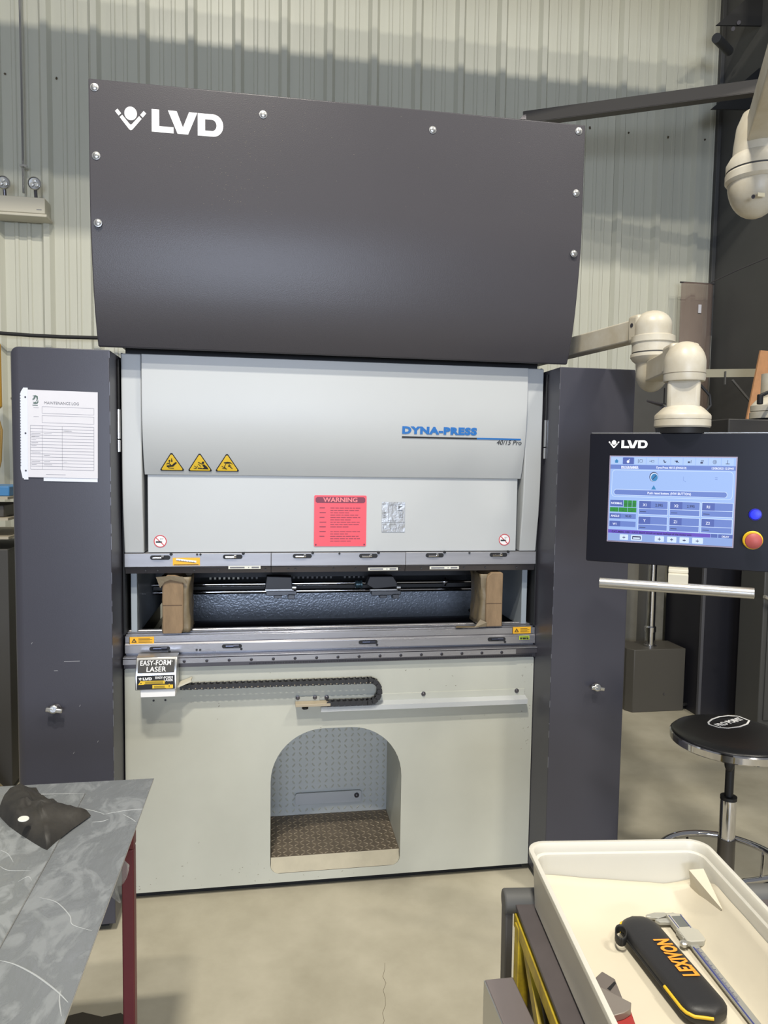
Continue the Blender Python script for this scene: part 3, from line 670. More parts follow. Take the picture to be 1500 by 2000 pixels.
# -- base
arch = []
for cx_, cz_, r_, a0_ in ((.25-.035, .065+.035, .035, 270), (.25-.20, .624-.20, .20, 0), (-.25+.20, .624-.20, .20, 90), (-.25+.035, .065+.035, .035, 180)):
    for i in range(13):
        t = R(a0_+90*i/12); arch.append((cx_+r_*math.cos(t), cz_+r_*math.sin(t)))
frb = FR((0, .004, 0))
mb = MB(); mb.fill([[(-.772, .03), (.774, .03), (.774, .872), (.766, .879), (-.764, .879), (-.772, .872)], arch], frb, t=.004, lift=0)
apron = mb.build('base_panel', M_BASE, PB, smooth=0)
mb = MB(); mb.box(-.764, .0045, .655, .766, .9, .8785); mb.build('bed_body', M_BASE, PB)
mb = MB(); mb.box(-.772, .005, .03, -.30, .9, .655); mb.box(.30, .005, .03, .774, .9, .655); mb.build('base_side', M_BASE, PB)
mb = MB(); mb.box(-.76, .03, 0, .76, .85, .03); mb.build('plinth', M_BLACK, PB)
# scuffed corner edges
mb = MB(); k = len(arch)
vs = [(x, .0005, z) for x, z in arch]+[(x, .345, z) for x, z in arch]
mb.add(vs, [(i, (i+1) % k, k+(i+1) % k, k+i) for i in range(k)]); well = mb.build('foot_well', M_BASE, PB, smooth=40)
mb = MB(); mb.xprism([(.001, .066), (.018, .120), (.018, .066)], -.248, .248); mb.build('well_lip', mat('dirty_lip_paint', (172, 164, 142), .55, var=.08, vscale=12), well)
mb = MB(); mb.box(-.25, .018, .112, .25, .34, .120); tp = mb.build('tread_plate', mat('grimy_tread_steel', (102, 92, 79), .45, metal=.3, var=.2, vscale=14), well)
mb = MB(); mb.box(-.25, .34, .066, .25, .345, .63); bp_ = mb.build('well_back', mat('painted_tread_plate', (184, 188, 186), .45, var=.04, vscale=6), well)
def lug(mb, c, d, n, L=.0105, W=.0033, H=.0022):
    d, n = Vector(d).normalized(), Vector(n); s = n.cross(d); c = Vector(c)
    mb.add([c-d*L, c-d*L*.4+s*W, c+d*L*.4+s*W, c+d*L, c+d*L*.4-s*W, c-d*L*.4-s*W, c-d*L*.5+n*H, c+d*L*.5+n*H],
           [(0, 1, 6), (1, 2, 7, 6), (2, 3, 7), (3, 4, 7), (4, 5, 6, 7), (5, 0, 6)])
mb = MB()
for j in range(14):
    for i in range(22):
        s = 1 if (i+j) % 2 else -1; lug(mb, (-.238+.0227*i, .030+.0228*j, .1201), (.8, .8*s, 0), (0, 0, 1), L=.0125, W=.0028, H=.0026)
mb.build('tread_lugs', mat('worn_lug', (134, 124, 108), .38, metal=.4), tp, smooth=0, stuff=True)
mb = MB()
for j in range(20):
    for i in range(18):
        s = 1 if (i+j) % 2 else -1; xx, zz = -.235+.0277*i, .14+.0247*j
        if -.115 < xx < .135 and .152 < zz < .232: continue
        if zz < .615: lug(mb, (xx, .3399, zz), (.6, 0, .8*s), (0, -1, 0), L=.0105, W=.0035, H=.0026)
mb.build('tread_lugs', M_BASE, bp_, smooth=0, stuff=True)
a, b_ = P(576, 1580, 'Y', .335), P(706, 1548, 'Y', .335)
mb = MB(); mb.prism([(x, z) for x, z in rrect(a.x, .168, b_.x, .218, .012)], FR((0, .334, 0)), 0, .006); bar_ = mb.build('cover_strip', M_LIGHT, bp_, bevel=.001)
mb = MB(); mb.lathe([(.011, 0), (.0105, .004), (.007, .008), (.002, .010)], (b_.x-.022, .328, .198), (0, -1, 0), n=18); mb.build('dome_bolt', M_STEELD, bar_)
# chips and scuffs of bare metal, along bottom left and right edge
random.seed(11); mb = MB(); frc = FR((0, 0, 0))
for _ in range(90):
    u = random.random()
    if u < .5: x_, z_ = random.uniform(-.75, .1), .04+abs(random.gauss(0, .05))
    elif u < .8: x_, z_ = random.uniform(-.7, .6), random.uniform(.62, .86)
    else: x_, z_ = random.uniform(.72, .765), random.uniform(.5, .85)
    if z_ < .3 and -.27 < x_ < .27 and z_ > .055: continue
    l_ = random.uniform(.001, .007); a_ = random.choice((0, .5, 1.2, -.6)); mb.fill([stroke((x_, z_), (x_+l_*math.cos(a_), z_+l_*math.sin(a_)+.0004), random.uniform(.0006, .0018))], frc, t=.0003, lift=.0001)
mb.build('paint_chips', mat('chip_dirt', (120, 112, 96), .8), apron, smooth=0, stuff=True)

# ledge channel, brackets
def zl(px): return P(px, 1385-(px-627)*.0335, 'Y', 0).z
a = P(627, 1388, 'Y', -.03); b_ = P(1029, 1374, 'Y', -.03)
mb = MB(); mb.xprism([(0, a.z+.022), (-.034, a.z+.014), (-.034, a.z-.004), (-.031, a.z-.004), (-.031, a.z+.011), (0, a.z+.018)], a.x, P(1030, 1370, 'Y', -.03).x)
mb.build('ledge_channel', M_LIGHT, PB)
a2 = P(588, 1372, 'Y', -.004); b2 = P(1025, 1345, 'Y', -.004)
mb = MB(); mb.box(P(637, 1372, 'Y', 0).x, -.003, a.z+.02, b2.x, 0.001, b2.z); pl_ = mb.build('mounting_plate', M_BASE, PB, bevel=.0008)
for p in ((827, 1355), (1009, 1349), (638, 1362)): screw(p[0], p[1], -.003, .0065, 'plate_bolt', pl_, M_STEELD)
mb = MB(); q1, q2 = P(577, 1378, 'Y', -.003), P(624, 1359, 'Y', -.003); mb.box(q1.x, -.006, q1.z, q2.x, .001, q2.z); bk_ = mb.build('chain_bracket', M_BASE, PB, bevel=.0008)
for p in ((581.5, 1363), (615, 1362)): screw(p[0], p[1], -.006, .006, 'bracket_bolt', bk_, M_STEELD)
mb = MB(); q1 = P(577, 1379, 'Y', -.03); q2 = P(645, 1376, 'Y', -.03); mb.box(q1.x, -.045, q1.z, q2.x, -.004, q1.z+.010); mb.build('bracket_tongue', mat('tan_bar', (166, 154, 132), .5), bk_, bevel=.001)
mb = MB(); mb.cyl(P(596, 1381, 'Y', -.02), P(596, 1384, 'Y', -.02), .012, n=12); mb.build('bracket_nut', M_BLACK, bk_)

# energy chain: top run, bend, bottom run, a link every 17 mm
ec = thing('x', 'x', 'x'); bpy.data.objects.remove(ec)
zc1 = P(560, 1334, 'Y', -.03).z; zc2 = P(700, 1371, 'Y', -.03).z; rr = (zc1-zc2)/2; xb_ = P(722, 1350, 'Y', -.03).x
path = []; step = .0222; xs_ = P(358, 1334, 'Y', -.03).x; x_ = xs_
while x_ < xb_: path.append((x_, zc1, 0)); x_ += step
n_b = max(3, round(math.pi*rr/step))
for i in range(n_b+1):
    t = math.pi*i/n_b; path.append((xb_+rr*math.sin(t)*.9, (zc1+zc2)/2+rr*math.cos(t), t))
x_ = xb_-step*.8
while x_ > P(640, 1371, 'Y', -.03).x: path.append((x_, zc2, math.pi)); x_ -= step
M_CHAIN = mat('black_nylon', (38, 38, 40), .5)
mb = MB(); mb.box(-.0002, -.0002, -.0002, .0002, .0002, .0002)
mb = MB(); pts = [Vector((a, -.03, b)) for a, b, c in path]; mb.tube(pts, .005, n=8)
chain = mb.build('energy_chain', M_CHAIN, PB, label='black drag chain curling back under the laser rail')
mb = MB()   # link in local coordinates
pl = [(-.011, -.008), (.008, -.010), (.012, -.005), (.012, .005), (.008, .010), (-.011, .008)]
fo = (Vector((0, 0, 0)), Vector((1, 0, 0)), Vector((0, 0, 1)), Vector((0, -1, 0)))
mb.prism(pl, fo, .011, .014); mb.prism(pl, fo, -.014, -.011); mb.box(-.004, -.012, .0075, .004, .012, .0095); mb.box(-.004, -.012, -.0095, .004, .012, -.0075)
link = mb.build('chain_link', M_CHAIN, chain, smooth=0, local=True)
mb = MB()
for i, (x_, z_, t) in enumerate(path):
    Mx = Matrix.Translation((x_, -.03, z_)) @ Matrix.Rotation(t, 4, 'Y')
    if i == 0: link.matrix_local = Mx
    else: share(link, 'chain_link', chain, Mx)
    mb.box(x_-.0018, -.0458, z_-.0065, x_+.0018, -.0445, z_-.003) if z_ > zc1-.001 else None
mb.build('link_dots', mat('link_spot', (150, 140, 120), .6), chain, smooth=0, stuff=True)

# laser unit
def lz(px, py, Y=-.10): return P(px, py, 'Y', Y)
ul, ur = lz(272, 1284, -.07), lz(352, 1281, -.07); bl, brr = lz(264, 1349, -.10), lz(345, 1351, -.10); mid = P(264, 1318, 'Y', -.10)
X0l, X1l = bl.x, brr.x; zb_, zm_, zt_ = bl.z, P(300, 1317, 'Y', -.10).z, ul.z
mb = MB(); mb.xprism([(-.10, zb_), (-.10, zm_), (-.072, zt_), (-.030, zt_+.004), (-.030, zb_)], X0l, X1l)
lu = mb.build('laser_unit', M_ZINC, PB, bevel=.002, label='silver laser box with black labels')
vv = Vector((0, .028, zt_-zm_)).normalized(); hu = (zt_-zm_)/vv.z; WL = X1l-X0l
fu = FR((X0l, -.10, zm_), (1, 0, 0), vv); fd = FR((X0l, -.10, zb_))
mb = MB(); mb.fill([rrect(.008, .004, WL-.008, hu-.009, .003)], fu); mb.fill([rrect(.006, .003, WL-.006, zm_-zb_-.004, .002)], fd); mb.build('black_label', M_INK, lu, smooth=0)
mb = MB(); c = (fu[0]+fu[1]*(WL/2), fu[1], fu[2], fu[3])
mb.text('EASY-FORM', .0245, (fu[0]+fu[2]*(hu*.52)+fu[1]*.014, *fu[1:]), bold=.0003, lift=.001, spacing=1.05, fit=WL-.036)
mb.text('R', .006, (fu[0]+fu[2]*(hu*.70)+fu[1]*(WL-.019), *fu[1:]), lift=.001)
mb.text('LASER', .0245, (fu[0]+fu[2]*(hu*.15)+fu[1]*(WL*.26), *fu[1:]), bold=.0003, lift=.001, spacing=1.05, fit=WL*.47)
hd_ = zm_-zb_
mb.text('EASY-FORM', .0115, (fd[0]+fd[1]*(WL-.012)+fd[2]*(hd_-.016), *fd[1:]), bold=.0003, align='RIGHT', lift=.001)
mb.text('LASER', .0115, (fd[0]+fd[1]*(WL-.012)+fd[2]*(hd_-.0255), *fd[1:]), bold=.0003, align='RIGHT', lift=.001)
f2 = (fd[0]+fd[1]*.012+fd[2]*(hd_-.020)+fd[3]*.0012, *fd[1:]); logo(mb, (f2[0], f2[1], f2[2], f2[3]), .0095)
mb.build('label_lettering', M_WHITE, lu, smooth=0, label='white lettering EASY-FORM LASER')
mb = MB(); mb.use(0).fill([rect(.018, .022, .100, .033)], fd, lift=.001); mb.fill([rect(.058, .006, WL-.012, .018)], fd, lift=.001); mb.fill([[(.010, .020), (.030, .020), (.020, .036)]], fd, lift=.0012); mb.fill([[(WL-.036, .005), (WL-.014, .005), (WL-.025, .022)]], fd, lift=.0012)
mb.use(1)
for k in range(3): mb.fill([stroke((.034, .0245+.003*k), (.095, .0245+.003*k), .0007)], fd, lift=.0018); mb.fill([stroke((.064, .0085+.003*k), (WL-.04, .0085+.003*k), .0007)], fd, lift=.0018)
mb.fill([stroke((WL-.025, .009), (WL-.025, .017), .0018)], fd, lift=.0018); mb.fill([circ(.020, .0255, .002, 8)], fd, lift=.0018)
mb.build('laser_warning_sticker', [M_YEL, M_INK], lu, smooth=0)
a = lz(274, 1363, -.095); b_ = lz(342, 1349, -.095)
mb = MB(); mb.box(a.x, -.094, a.z, b_.x, -.012, zb_+.001); mb.build('unit_foot', M_WHITE, lu, bevel=.002)
a = P(345, 1342, 'Y', -.06); b_ = P(373, 1330, 'Y', -.06)
mb = MB(); mb.add([(a.x, -.075, a.z), (b_.x, -.06, b_.z-.004), (b_.x, -.06, b_.z+.003), (a.x, -.075, a.z+.006), (a.x, -.02, a.z), (b_.x, -.02, b_.z-.004), (b_.x, -.02, b_.z+.003), (a.x, -.02, a.z+.006)], [(0, 1, 2, 3), (7, 6, 5, 4), (0, 4, 5, 1), (3, 2, 6, 7), (1, 5, 6, 2), (0, 3, 7, 4)]); mb.build('cable_clip', M_BEIGE, lu)
mb = MB()
for px, py in ((300, 1367), (323, 1366)): mb.cyl(P(px, py+1.5, 'Y', 0), P(px, py+1.5, 'Y', -.003), .0038, n=8)
mb.build('panel_hole', M_BLACK, apron)

# -- inside the throat: side frames, back gauge
for s in (-1, 1):
    mb = MB(); mb.box(min(s*.735, s*.757), .05, .985, max(s*.735, s*.757), .9, 1.24); mb.build('side_frame', mat('frame_paint', (150, 158, 164), .45), PB, bevel=.002)
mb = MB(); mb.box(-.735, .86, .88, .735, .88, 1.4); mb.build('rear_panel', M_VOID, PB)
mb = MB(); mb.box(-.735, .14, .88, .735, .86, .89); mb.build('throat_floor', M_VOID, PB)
bgp = MB(); a = P(372, 1163, 'Y', .5); b_ = P(924, 1204, 'Y', .5)
bgp.xprism([(.50, .935), (.50, 1.06), (.505, 1.06), (.505, .935)], -.70, b_.x)
M_SPAT = mat('oily_blue_grey_plate', (146, 153, 162), .24, metal=.25, bump=1.0, bscale=110, var=.14, vscale=60)
gp = bgp.build('gauge_back_plate', M_SPAT, PB)
mb = MB(); mb.box(-.70, .47, .90, .70, .50, .935); mb.build('gauge_beam', mat('gauge_beam_paint', (58, 58, 66), .45), PB)
mb = MB(); mb.cyl((-.73, .35, 1.119), (.505, .35, 1.119), .0085, n=16); mb.cyl((.505, .35, 1.119), (.62, .35, 1.119), .0055, n=12); mb.cyl((.49, .35, 1.119), (.498, .35, 1.119), .019, n=18); mb.build('guide_rod', M_CHROME, PB)
mb = MB(); mb.cyl((-.73, .38, 1.082), (.73, .38, 1.082), .0095, n=16); mb.build('guide_rod', M_CHROME, PB)
mb = MB(); mb.box(-.73, .385, 1.09, .73, .43, 1.112); mb.build('gauge_rail', M_BLACK, PB)
mb = MB(); mb.box(-.73, .45, 1.132, .73, .47, 1.165); perf = mb.build('perforated_strip', M_VOID, PB)
for k in range(34):
    if k in (11, 12, 13, 14, 15, 16) or 27 <= k <= 28: continue
    c = P(411+9.05*k, 1130-(k*.10), 'Y', .449); mb = MB(); mb.box(c.x-.0042, .448, c.z-.0045, c.x+.0042, .4495, c.z+.0045)
    mb.build('vent_hole', mat('vent_lit_tone', (196, 192, 176), .5) if k < 7 else mat('vent_dim_tone', (86, 86, 86), .5), perf, smooth=0)  # solid boxes for holes; bright and dim light through them painted as colour
for px, nm in ((545, 0), (748, 1)):
    c = P(px, 1140, 'Y', .27)
    mb = MB(); sk = -.02 if nm == 0 else .0
    if nm == 0: poly = [(-.058, -.022), (.055, -.022), (.050, .030), (-.050, .034)]
    else: poly = [(-.040, -.018), (.066, -.010), (.040, .034), (-.060, .034), (-.072, .0)]
    mb.prism([(c.x+x_, c.z+z_) for x_, z_ in poly], FR((0, .30, 0)), 0, .05)
    cg = mb.build('gauge_carriage', mat('gauge_black', (44, 44, 48), .4), PB, bevel=.003)
    mb = MB(); mb.box(c.x-.052, .235, c.z-.042, c.x+.07, .30, c.z-.024); mb.box(c.x-.02, .225, c.z-.052, c.x+.010, .27, c.z-.040); mb.box(c.x+.035, .225, c.z-.056, c.x+.062, .27, c.z-.038); mb.build('gauge_finger', mat('gauge_grey', (92, 94, 98), .35, metal=.6), cg, bevel=.002)
    mb = MB(); mb.box(c.x-.055, .245, c.z-.024, c.x+.058, .252, c.z-.019); mb.cyl((c.x+.052, .24, c.z-.01), (c.x+.068, .24, c.z-.01), .011, n=14); mb.build('finger_edge', M_ZINC, cg)
mb = MB(); c = P(700, 1141, 'Y', .33); mb.lathe([(.010, 0), (.017, .004), (.017, .014), (.013, .016), (.013, .022), (.018, .024), (.018, .030)], c-Vector((.015, 0, 0)), (1, 0, 0), n=18); mb.build('coupling', mat('coupling_teal', (78, 100, 108), .35, metal=.6), PB)
mb = MB(); c = P(918.5, 1192, 'Y', .495); mb.cyl(c, c-Vector((0, .006, 0)), .009, n=10); mb.build('plate_screw', M_BLACK, gp)

# -- side cabinets
def cabinet(s, rt, rv):
    x0, x1 = (-1.088, -.777) if s < 0 else (.776, 1.070)
    mb = MB(); mb.box(x0, -.17, .03, x1, .9, 1.985)
    me = bpy.data.meshes.new('side_cabinet'); me.from_pydata([tuple(q) for q in mb.v], [], mb.f)
    bm = bmesh.new(); bm.from_mesh(me); bm.edges.ensure_lookup_table(); outx = x0 if s < 0 else x1
    top = [e for e in bm.edges if all(abs(v.co.x-outx) < 1e-4 and abs(v.co.z-1.985) < 1e-4 for v in e.verts)]
    ver = [e for e in bm.edges if all(abs(v.co.x-outx) < 1e-4 and abs(v.co.y+.17) < 1e-4 for v in e.verts)]
    bmesh.ops.bevel(bm, geom=top+ver, offset=rt, segments=6, profile=.5, affect='EDGES')
    bmesh.ops.recalc_face_normals(bm, faces=bm.faces)
    bm.to_mesh(me); bm.free(); me.materials.append(M_DARKCAB)
    me.polygons.foreach_set('use_smooth', [True]*len(me.polygons)); me.set_sharp_from_angle(angle=R(30))
    o = bpy.data.objects.new('side_cabinet', me); COL.objects.link(o); o.parent = PB; WM[o.name] = WM[PB.name]
    md = o.modifiers.new('bevel', 'BEVEL'); md.width = .002; md.segments = 2; md.limit_method = 'ANGLE'; md.angle_limit = R(50)
    pb2 = MB(); pb2.box(x0+.03, -.13, 0, x1-.03, .86, .03); pb2.build('cabinet_plinth', M_BLACK, o)
    ed = MB(); xi = x1 if s < 0 else x0          # bare metal wear along the inner front edge
    random.seed(5+s); z = .5
    while z < 1.97:
        l_ = random.uniform(.004, .05); ed.box(xi-.0006, -.1706, z, xi+.0006, -.1694, z+l_); z += l_+random.uniform(.002, .09)
    ed.build('edge_wear', mat('bare_edge', (124, 126, 136), .4, metal=.3), o, smooth=0, stuff=True)
    return o
cabL = cabinet(-1, .034, 0); cabR = cabinet(1, .008, 0)
def latch(px, py, par):
    c = P(px, py, 'Y', -.17); mb = MB(); mb.lathe([(.016, 0), (.016, .004), (.012, .006), (.012, .016), (.008, .018)], c, (0, -1, 0), n=18); l_ = mb.build('latch', M_STEELD, par)
    mb = MB(); mb.obox(c+Vector((-.002, -.024, .001)), Vector((.026, 0, -.004)), Vector((0, .006, 0)), Vector((.001, 0, .007)))
    mb.lathe([(.013, -.006), (.015, 0), (.013, .006)], c+Vector((-.004, -.024, .004)), (0, -1, .3), n=12); mb.build('latch_wing', M_ZINC, l_, bevel=.003)
latch(111, 1383, cabL); latch(1163, 1341, cabR)
mb = MB(); fr = FR((0, -.17, 0)); q = P(125, 1292, 'Y', -.17); mb.fill([stroke((q.x, q.z), (q.x+.05, q.z), .0022)], fr, t=.0002); q = P(108, 1310, 'Y', -.17); mb.fill([stroke((q.x-.004, q.z), (q.x+.008, q.z), .002)], fr, t=.0002)
for px, py in ((61, 1258), (143, 1472), (190, 1450), (155, 1380)): q = P(px, py, 'Y', -.17); mb.fill([stroke((q.x, q.z), (q.x+.004, q.z+.006), .0015)], fr, t=.0002)
mb.build('scratch', mat('scratch_grey', (136, 136, 140), .5), cabL, smooth=0)

# ------------------------------------------------------------------ maintenance log on the left cabinet
bl_ = P(47, 934, 'Y', -.1712); br_ = P(192, 937, 'Y', -.1712); tl_ = P(46, 757, 'Y', -.1712)
ux = (br_-bl_).normalized(); vz = Vector((0, -1, 0)).cross(ux)*-1
vz = Vector((-ux.z, 0, ux.x)); WL_, HL_ = (br_-bl_).length, (tl_-bl_).length
ml = thing('maintenance_log', 'maintenance log sheet in a clear sleeve taped on the left cabinet', 'paper', bl_)
fl_ = (bl_, ux, vz, ux.cross(vz))
mb = MB(); mb.fill([[(.000, .0), (.0, HL_), (-.006, HL_-.01), (-.010, HL_-.02), (-.010, .03), (-.004, .0)]], fl_, t=.0006, lift=.0002); mb.fill([rect(.0, -.004, .0135, HL_)], fl_, t=.0008, lift=.0002); mb.fill([rect(.06, -.008, WL_-.002, .012)], fl_, t=.0006, lift=.0002)
mb.build('plastic_sleeve', mat('clear_sleeve', (226, 230, 240), .25, alpha=.8), ml, smooth=0)
mb = MB()
for zz in (.025, HL_*.5, HL_-.03): mb.fill([circ(.006, zz, .0028, 10)], fl_, lift=.0012)
for k in range(28): mb.fill([rect(-.0095, .04+k*.009, -.008, .043+k*.009)], fl_, lift=.001)
mb.build('sleeve_hole', M_DARKCAB, ml, smooth=0)
po = fl_[0]+ux*.013; fp = (po, ux, vz, fl_[3]); PW, PH = WL_-.014, HL_-.006
mb = MB(); mb.fill([rect(0, .004, PW, PH)], fp, t=.0008, lift=.0012); mb.build('paper_sheet', M_PAPER, ml, smooth=0)
mb = MB(); g = lambda a, b, wd=.0009: mb.fill([stroke(a, b, wd)], fp, t=.0002, lift=.0022)
x1_, x2_ = .008, PW-.012; xa_, xb2 = .044, .105; zt0 = PH*.60; rows = 14
for k in range(rows+1): g((x1_, zt0-k*(zt0-.03)/rows), (x2_, zt0-k*(zt0-.03)/rows))
for xx in (x1_, xa_, xb2, x2_): g((xx, zt0), (xx, .03), .0007)
for z0_, z1_ in ((.815, .74), (.715, .635)):
    for za in (z0_, z1_): g((xa_, PH*za), (x2_, PH*za), .0007)
    for xx in (xa_, x2_): g((xx, PH*z0_), (xx, PH*z1_), .0007)
g((.018, PH*.80), (.034, PH*.80)); g((.018, PH*.70), (.034, PH*.70)); g((.055, .014), (.115, .014))
random.seed(9)
for _ in range(16):
    xx = random.choice((x1_+.003, xa_+.005, xb2+.004)); k = random.randint(0, 12); zz = zt0-(k+.5)*(zt0-.03)/rows; g((xx, zz), (xx+random.uniform(.01, .03), zz+.0005), .0008)
mb.build('ruled_table', mat('pencil_grey', (120, 120, 132), .6), ml, smooth=0)
mb = MB(); mb.text('MAINTENANCE LOG', .0125, (po+ux*.050+vz*(PH*.845), *fp[1:]), lift=.0022, sx=.92); mb.build('heading_text', M_GREYINK, ml, smooth=0)
mb = MB()
ex, ez = .022, PH*.885
def e2(poly): mb.fill([[(ex+a*.001, ez+b*.001) for a, b in poly]], fp, lift=.0022)
e2([(-7, 14), (3, 16), (9, 13), (10, 6), (7, -2), (4, -4), (6, 3), (5, 9), (0, 12), (-4, 9), (-1, 8), (-7, 5), (-3, 5), (-8, 1), (-4, 1), (-1, 3), (2, 7), (2, 10), (-3, 13)])
e2([(10, 2), (11, -6), (8, -11), (0, -12), (-6, -10), (-2, -9), (-6, -6), (0, -7), (2, -4), (5, -8), (8, -5)])
e2([(-7, -15), (9, -15), (9, -17), (-7, -17)])
mb.build('emblem_print', mat('emblem_green_grey', (84, 104, 98), .6), ml, smooth=0)

# ------------------------------------------------------------------ wrapped wood blocks
def wrapped(pxl, pxr, s, label):
    a = P(pxl, 1190, 'Y', -.004); b_ = P(pxr, 1190, 'Y', -.004); zb = .9995
    th = thing('wooden_block', label, 'block', ((a.x+b_.x)/2, .06, zb), group=None)
    r_ = .026; zt = 1.214
    if s < 0: poly = [(a.x, zb+.001), (b_.x-.006, zb+.001), (b_.x, zb+.02), (b_.x, zt-.03), (b_.x-.014, zt-.006), (b_.x-.03, zt), (a.x+.016, zt), (a.x, zt-.02)]
    else: poly = [(a.x, zb+.001), (b_.x, zb+.001), (b_.x, zt-.004), (b_.x-.008, zt), (a.x+.02, zt), (a.x+.004, zt-.014), (a.x, zt-.03)]
    o = MB(); o.prism(poly, FR((0, -.006, 0)), -.15, 0); core = o.build('timber', M_WOOD, th, bevel=.004, seg=2)
    o = MB(); zc = zb+.105 if s < 0 else zb+.092
    o.box(a.x+.001, -.0068, zc, b_.x-.004, -.0055, zc+.0022)
    o.build('crack', mat('wood_crack', (84, 66, 52), .9), core, smooth=0)
    o = MB(); random.seed(4)
    for k in range(5):
        zz = zt-.01-k*.003; 
    side = b_.x if s < 0 else a.x; dx = .012*(1 if s < 0 else -1)
    # paper sleeve, rumpled, wraps round the back and one side
    def sl(u, v):
        ang = u*2*math.pi
        hw, hd = (b_.x-a.x)/2+.010, .073
        x_ = (a.x+b_.x)/2+(.010 if s < 0 else -.009)+hw*max(-1, min(1, 1.35*math.cos(ang))); y_ = .078+hd*max(-1, min(1, 1.35*math.sin(ang)))
        nn = noise.noise(Vector((x_*30, y_*30, v*5)))*.006
        fl = .005*abs(2*v-1)**2
        return Vector((x_+nn+(fl*(1 if x_ > (a.x+b_.x)/2 else -1)), y_+nn, zb+.004+(zt-zb-.012)*v))
    q = MB(); 
    def open_sl(u, v): return sl(-.22+u*(.94), v)     # open at the front
    q.grid(open_sl, 40, 12); q.build('wax_paper_wrap', M_WAX, th, solid=.0012, smooth=60)
    q = MB()
    if s < 0: q.add([(a.x-.02, -.012, zb+.21), (a.x+.03, -.014, zt+.0), (b_.x, -.010, zt-.004), (b_.x+.014, -.008, zt-.03), (a.x-.006, -.011, zt-.045), (a.x+.01, -.012, zt-.022), (a.x+.03, -.013, zt-.014)], [(0, 1, 6, 5, 4), (1, 2, 3, 6)])
    else: q.add([(a.x-.045, -.006, zb+.0005), (a.x-.12, -.006, zb+.0005), (a.x-.11, .02, zb+.0008), (a.x, -.008, zb+.003), (a.x+.004, -.010, zb+.02), (a.x-.02, .002, zb+.03)], [(0, 1, 2, 3), (0, 3, 4, 5)])
    q.build('paper_flap', M_WAX, th, solid=.001, smooth=0)
wrapped(317, 358, -1, 'wooden block in brown waxed paper standing at the left end of the die rail')
wrapped(949, 981, 1, 'wooden block in brown waxed paper standing at the right end of the die rail')

# ------------------------------------------------------------------ control console and swing arm
CP = thing('control_console', 'black control console with lit blue screen hanging from a cream jointed arm', 'console', (.985, -.62, 1.35))
TH = R(31.3); CU = Vector((math.cos(TH), -math.sin(TH), 0)); CW = Vector((math.sin(TH), math.cos(TH), 0)); CO = Vector((.679, -.642, 1.347))
MC = Matrix.Translation(CO) @ Matrix((CU, CW, Vector((0, 0, 1)))).transposed().to_4x4()
def PC(px, py, d):
    """point on the turned console's own plane (d behind its face), in console coordinates"""
    v = FW + RT*((px-750)/F_PX) + UP*((1000-py)/F_PX)
    t = ((CO-CAM).dot(CW)+d)/v.dot(CW); return MC.inverted() @ (CAM+v*t)
MB.GM = MC; YC = 0.0
cx0, cx1, cz0, cz1 = 0.0, .512, 0.0, .38
mb = MB(); mb.prism(rrect(cx0, cz0+.0, cx1, cz1, .006), FR((0, YC, 0)), -.008, 0); fp_ = mb.build('front_plate', M_PANEL, CP, bevel=.0015)
mb = MB(); mb.box(cx0+.02, YC+.008, cz0+.02, cx1-.02, YC+.075, cz1-.012); mb.build('enclosure', M_BLACK, CP, bevel=.004)
mb = MB(); mb.box(cx0+.004, YC+.004, cz1-.002, cx1-.004, YC+.010, cz1+.0015); mb.build('top_trim', M_ALU, CP)
mb = MB(); f = FR(PC(1190, 875, YC)); logo(mb, f, .0225); mb.build('logo_lettering', M_WHITE, fp_, smooth=0, label='small white emblem and LVD letters')
# screen, in its own plane
s0 = PC(1186, 1056, YC); s1 = PC(1430, 1070, YC); s2 = PC(1194, 893, YC)
SW, SH = .408, .258
s3 = PC(1438, 894, 0); s0 = PC(1187, 1055, 0); s1 = PC(1430, 1067, 0); s2 = PC(1193.6, 892, 0)
rx0, rx1 = (s0.x+s2.x)/2, (s1.x+s3.x)/2; rz0, rz1 = (s0.z+s1.z)/2, (s2.z+s3.z)/2
MB.GM = MC @ Matrix.Translation((rx0, 0, rz0)) @ Matrix.Diagonal(((rx1-rx0)/SW, 1, (rz1-rz0)/SH, 1))
sx_, sz_ = 0, 0
fs_ = FR((0, 0, 0))
def em(name, c, k=1.0): return mat(name, c, .4, emit=k)
E_BG = em('screen_pale_blue', (156, 186, 240), 1.05); E_MID = em('screen_mid_blue', (104, 130, 205), 1.0); E_DK = em('screen_deep_blue', (76, 98, 178), 1.0)
E_LT = em('screen_white', (205, 224, 255), 1.1); E_GR = em('screen_green', (18, 140, 40), 1.0); E_PU = em('screen_purple', (96, 66, 190), 1.0); E_TX = em('screen_ink', (36, 42, 84), 1.0); E_CY = em('screen_cyan', (40, 130, 190), 1.0)
mb = MB(); mb.box(sx_-.004, YC-.0012, sz_-.004, sx_+SW+.004, YC-.0002, sz_+SH+.003); mb.build('screen_bezel', mat('bezel', (150, 140, 160), .4), CP)
mb = MB(); mb.fill([rect(0, 0, SW, SH)], fs_, t=.0006, lift=.0013); scr = mb.build('screen', E_BG, CP, smooth=0, label='lit blue touch screen')
LIFT = .0020
def SR(mb, x0, y0, x1, y1, l=0, r=0):
    """rect in screen percentages, y downwards"""
    a = (x0*SW, (1-y1)*SH, x1*SW, (1-y0)*SH)
    mb.fill([rrect(*a, r) if r else rect(*a)], fs_, t=.0002, lift=LIFT+l)
def ST(mb, x, y, s, size, l=.001, align='LEFT', bold=.0002, sx=1):
    mb.text(s, size, (fs_[0]+fs_[1]*x*SW+fs_[2]*(1-y)*SH, *fs_[1:]), bold=bold, align=align, lift=LIFT+l, t=.0002, sx=sx)
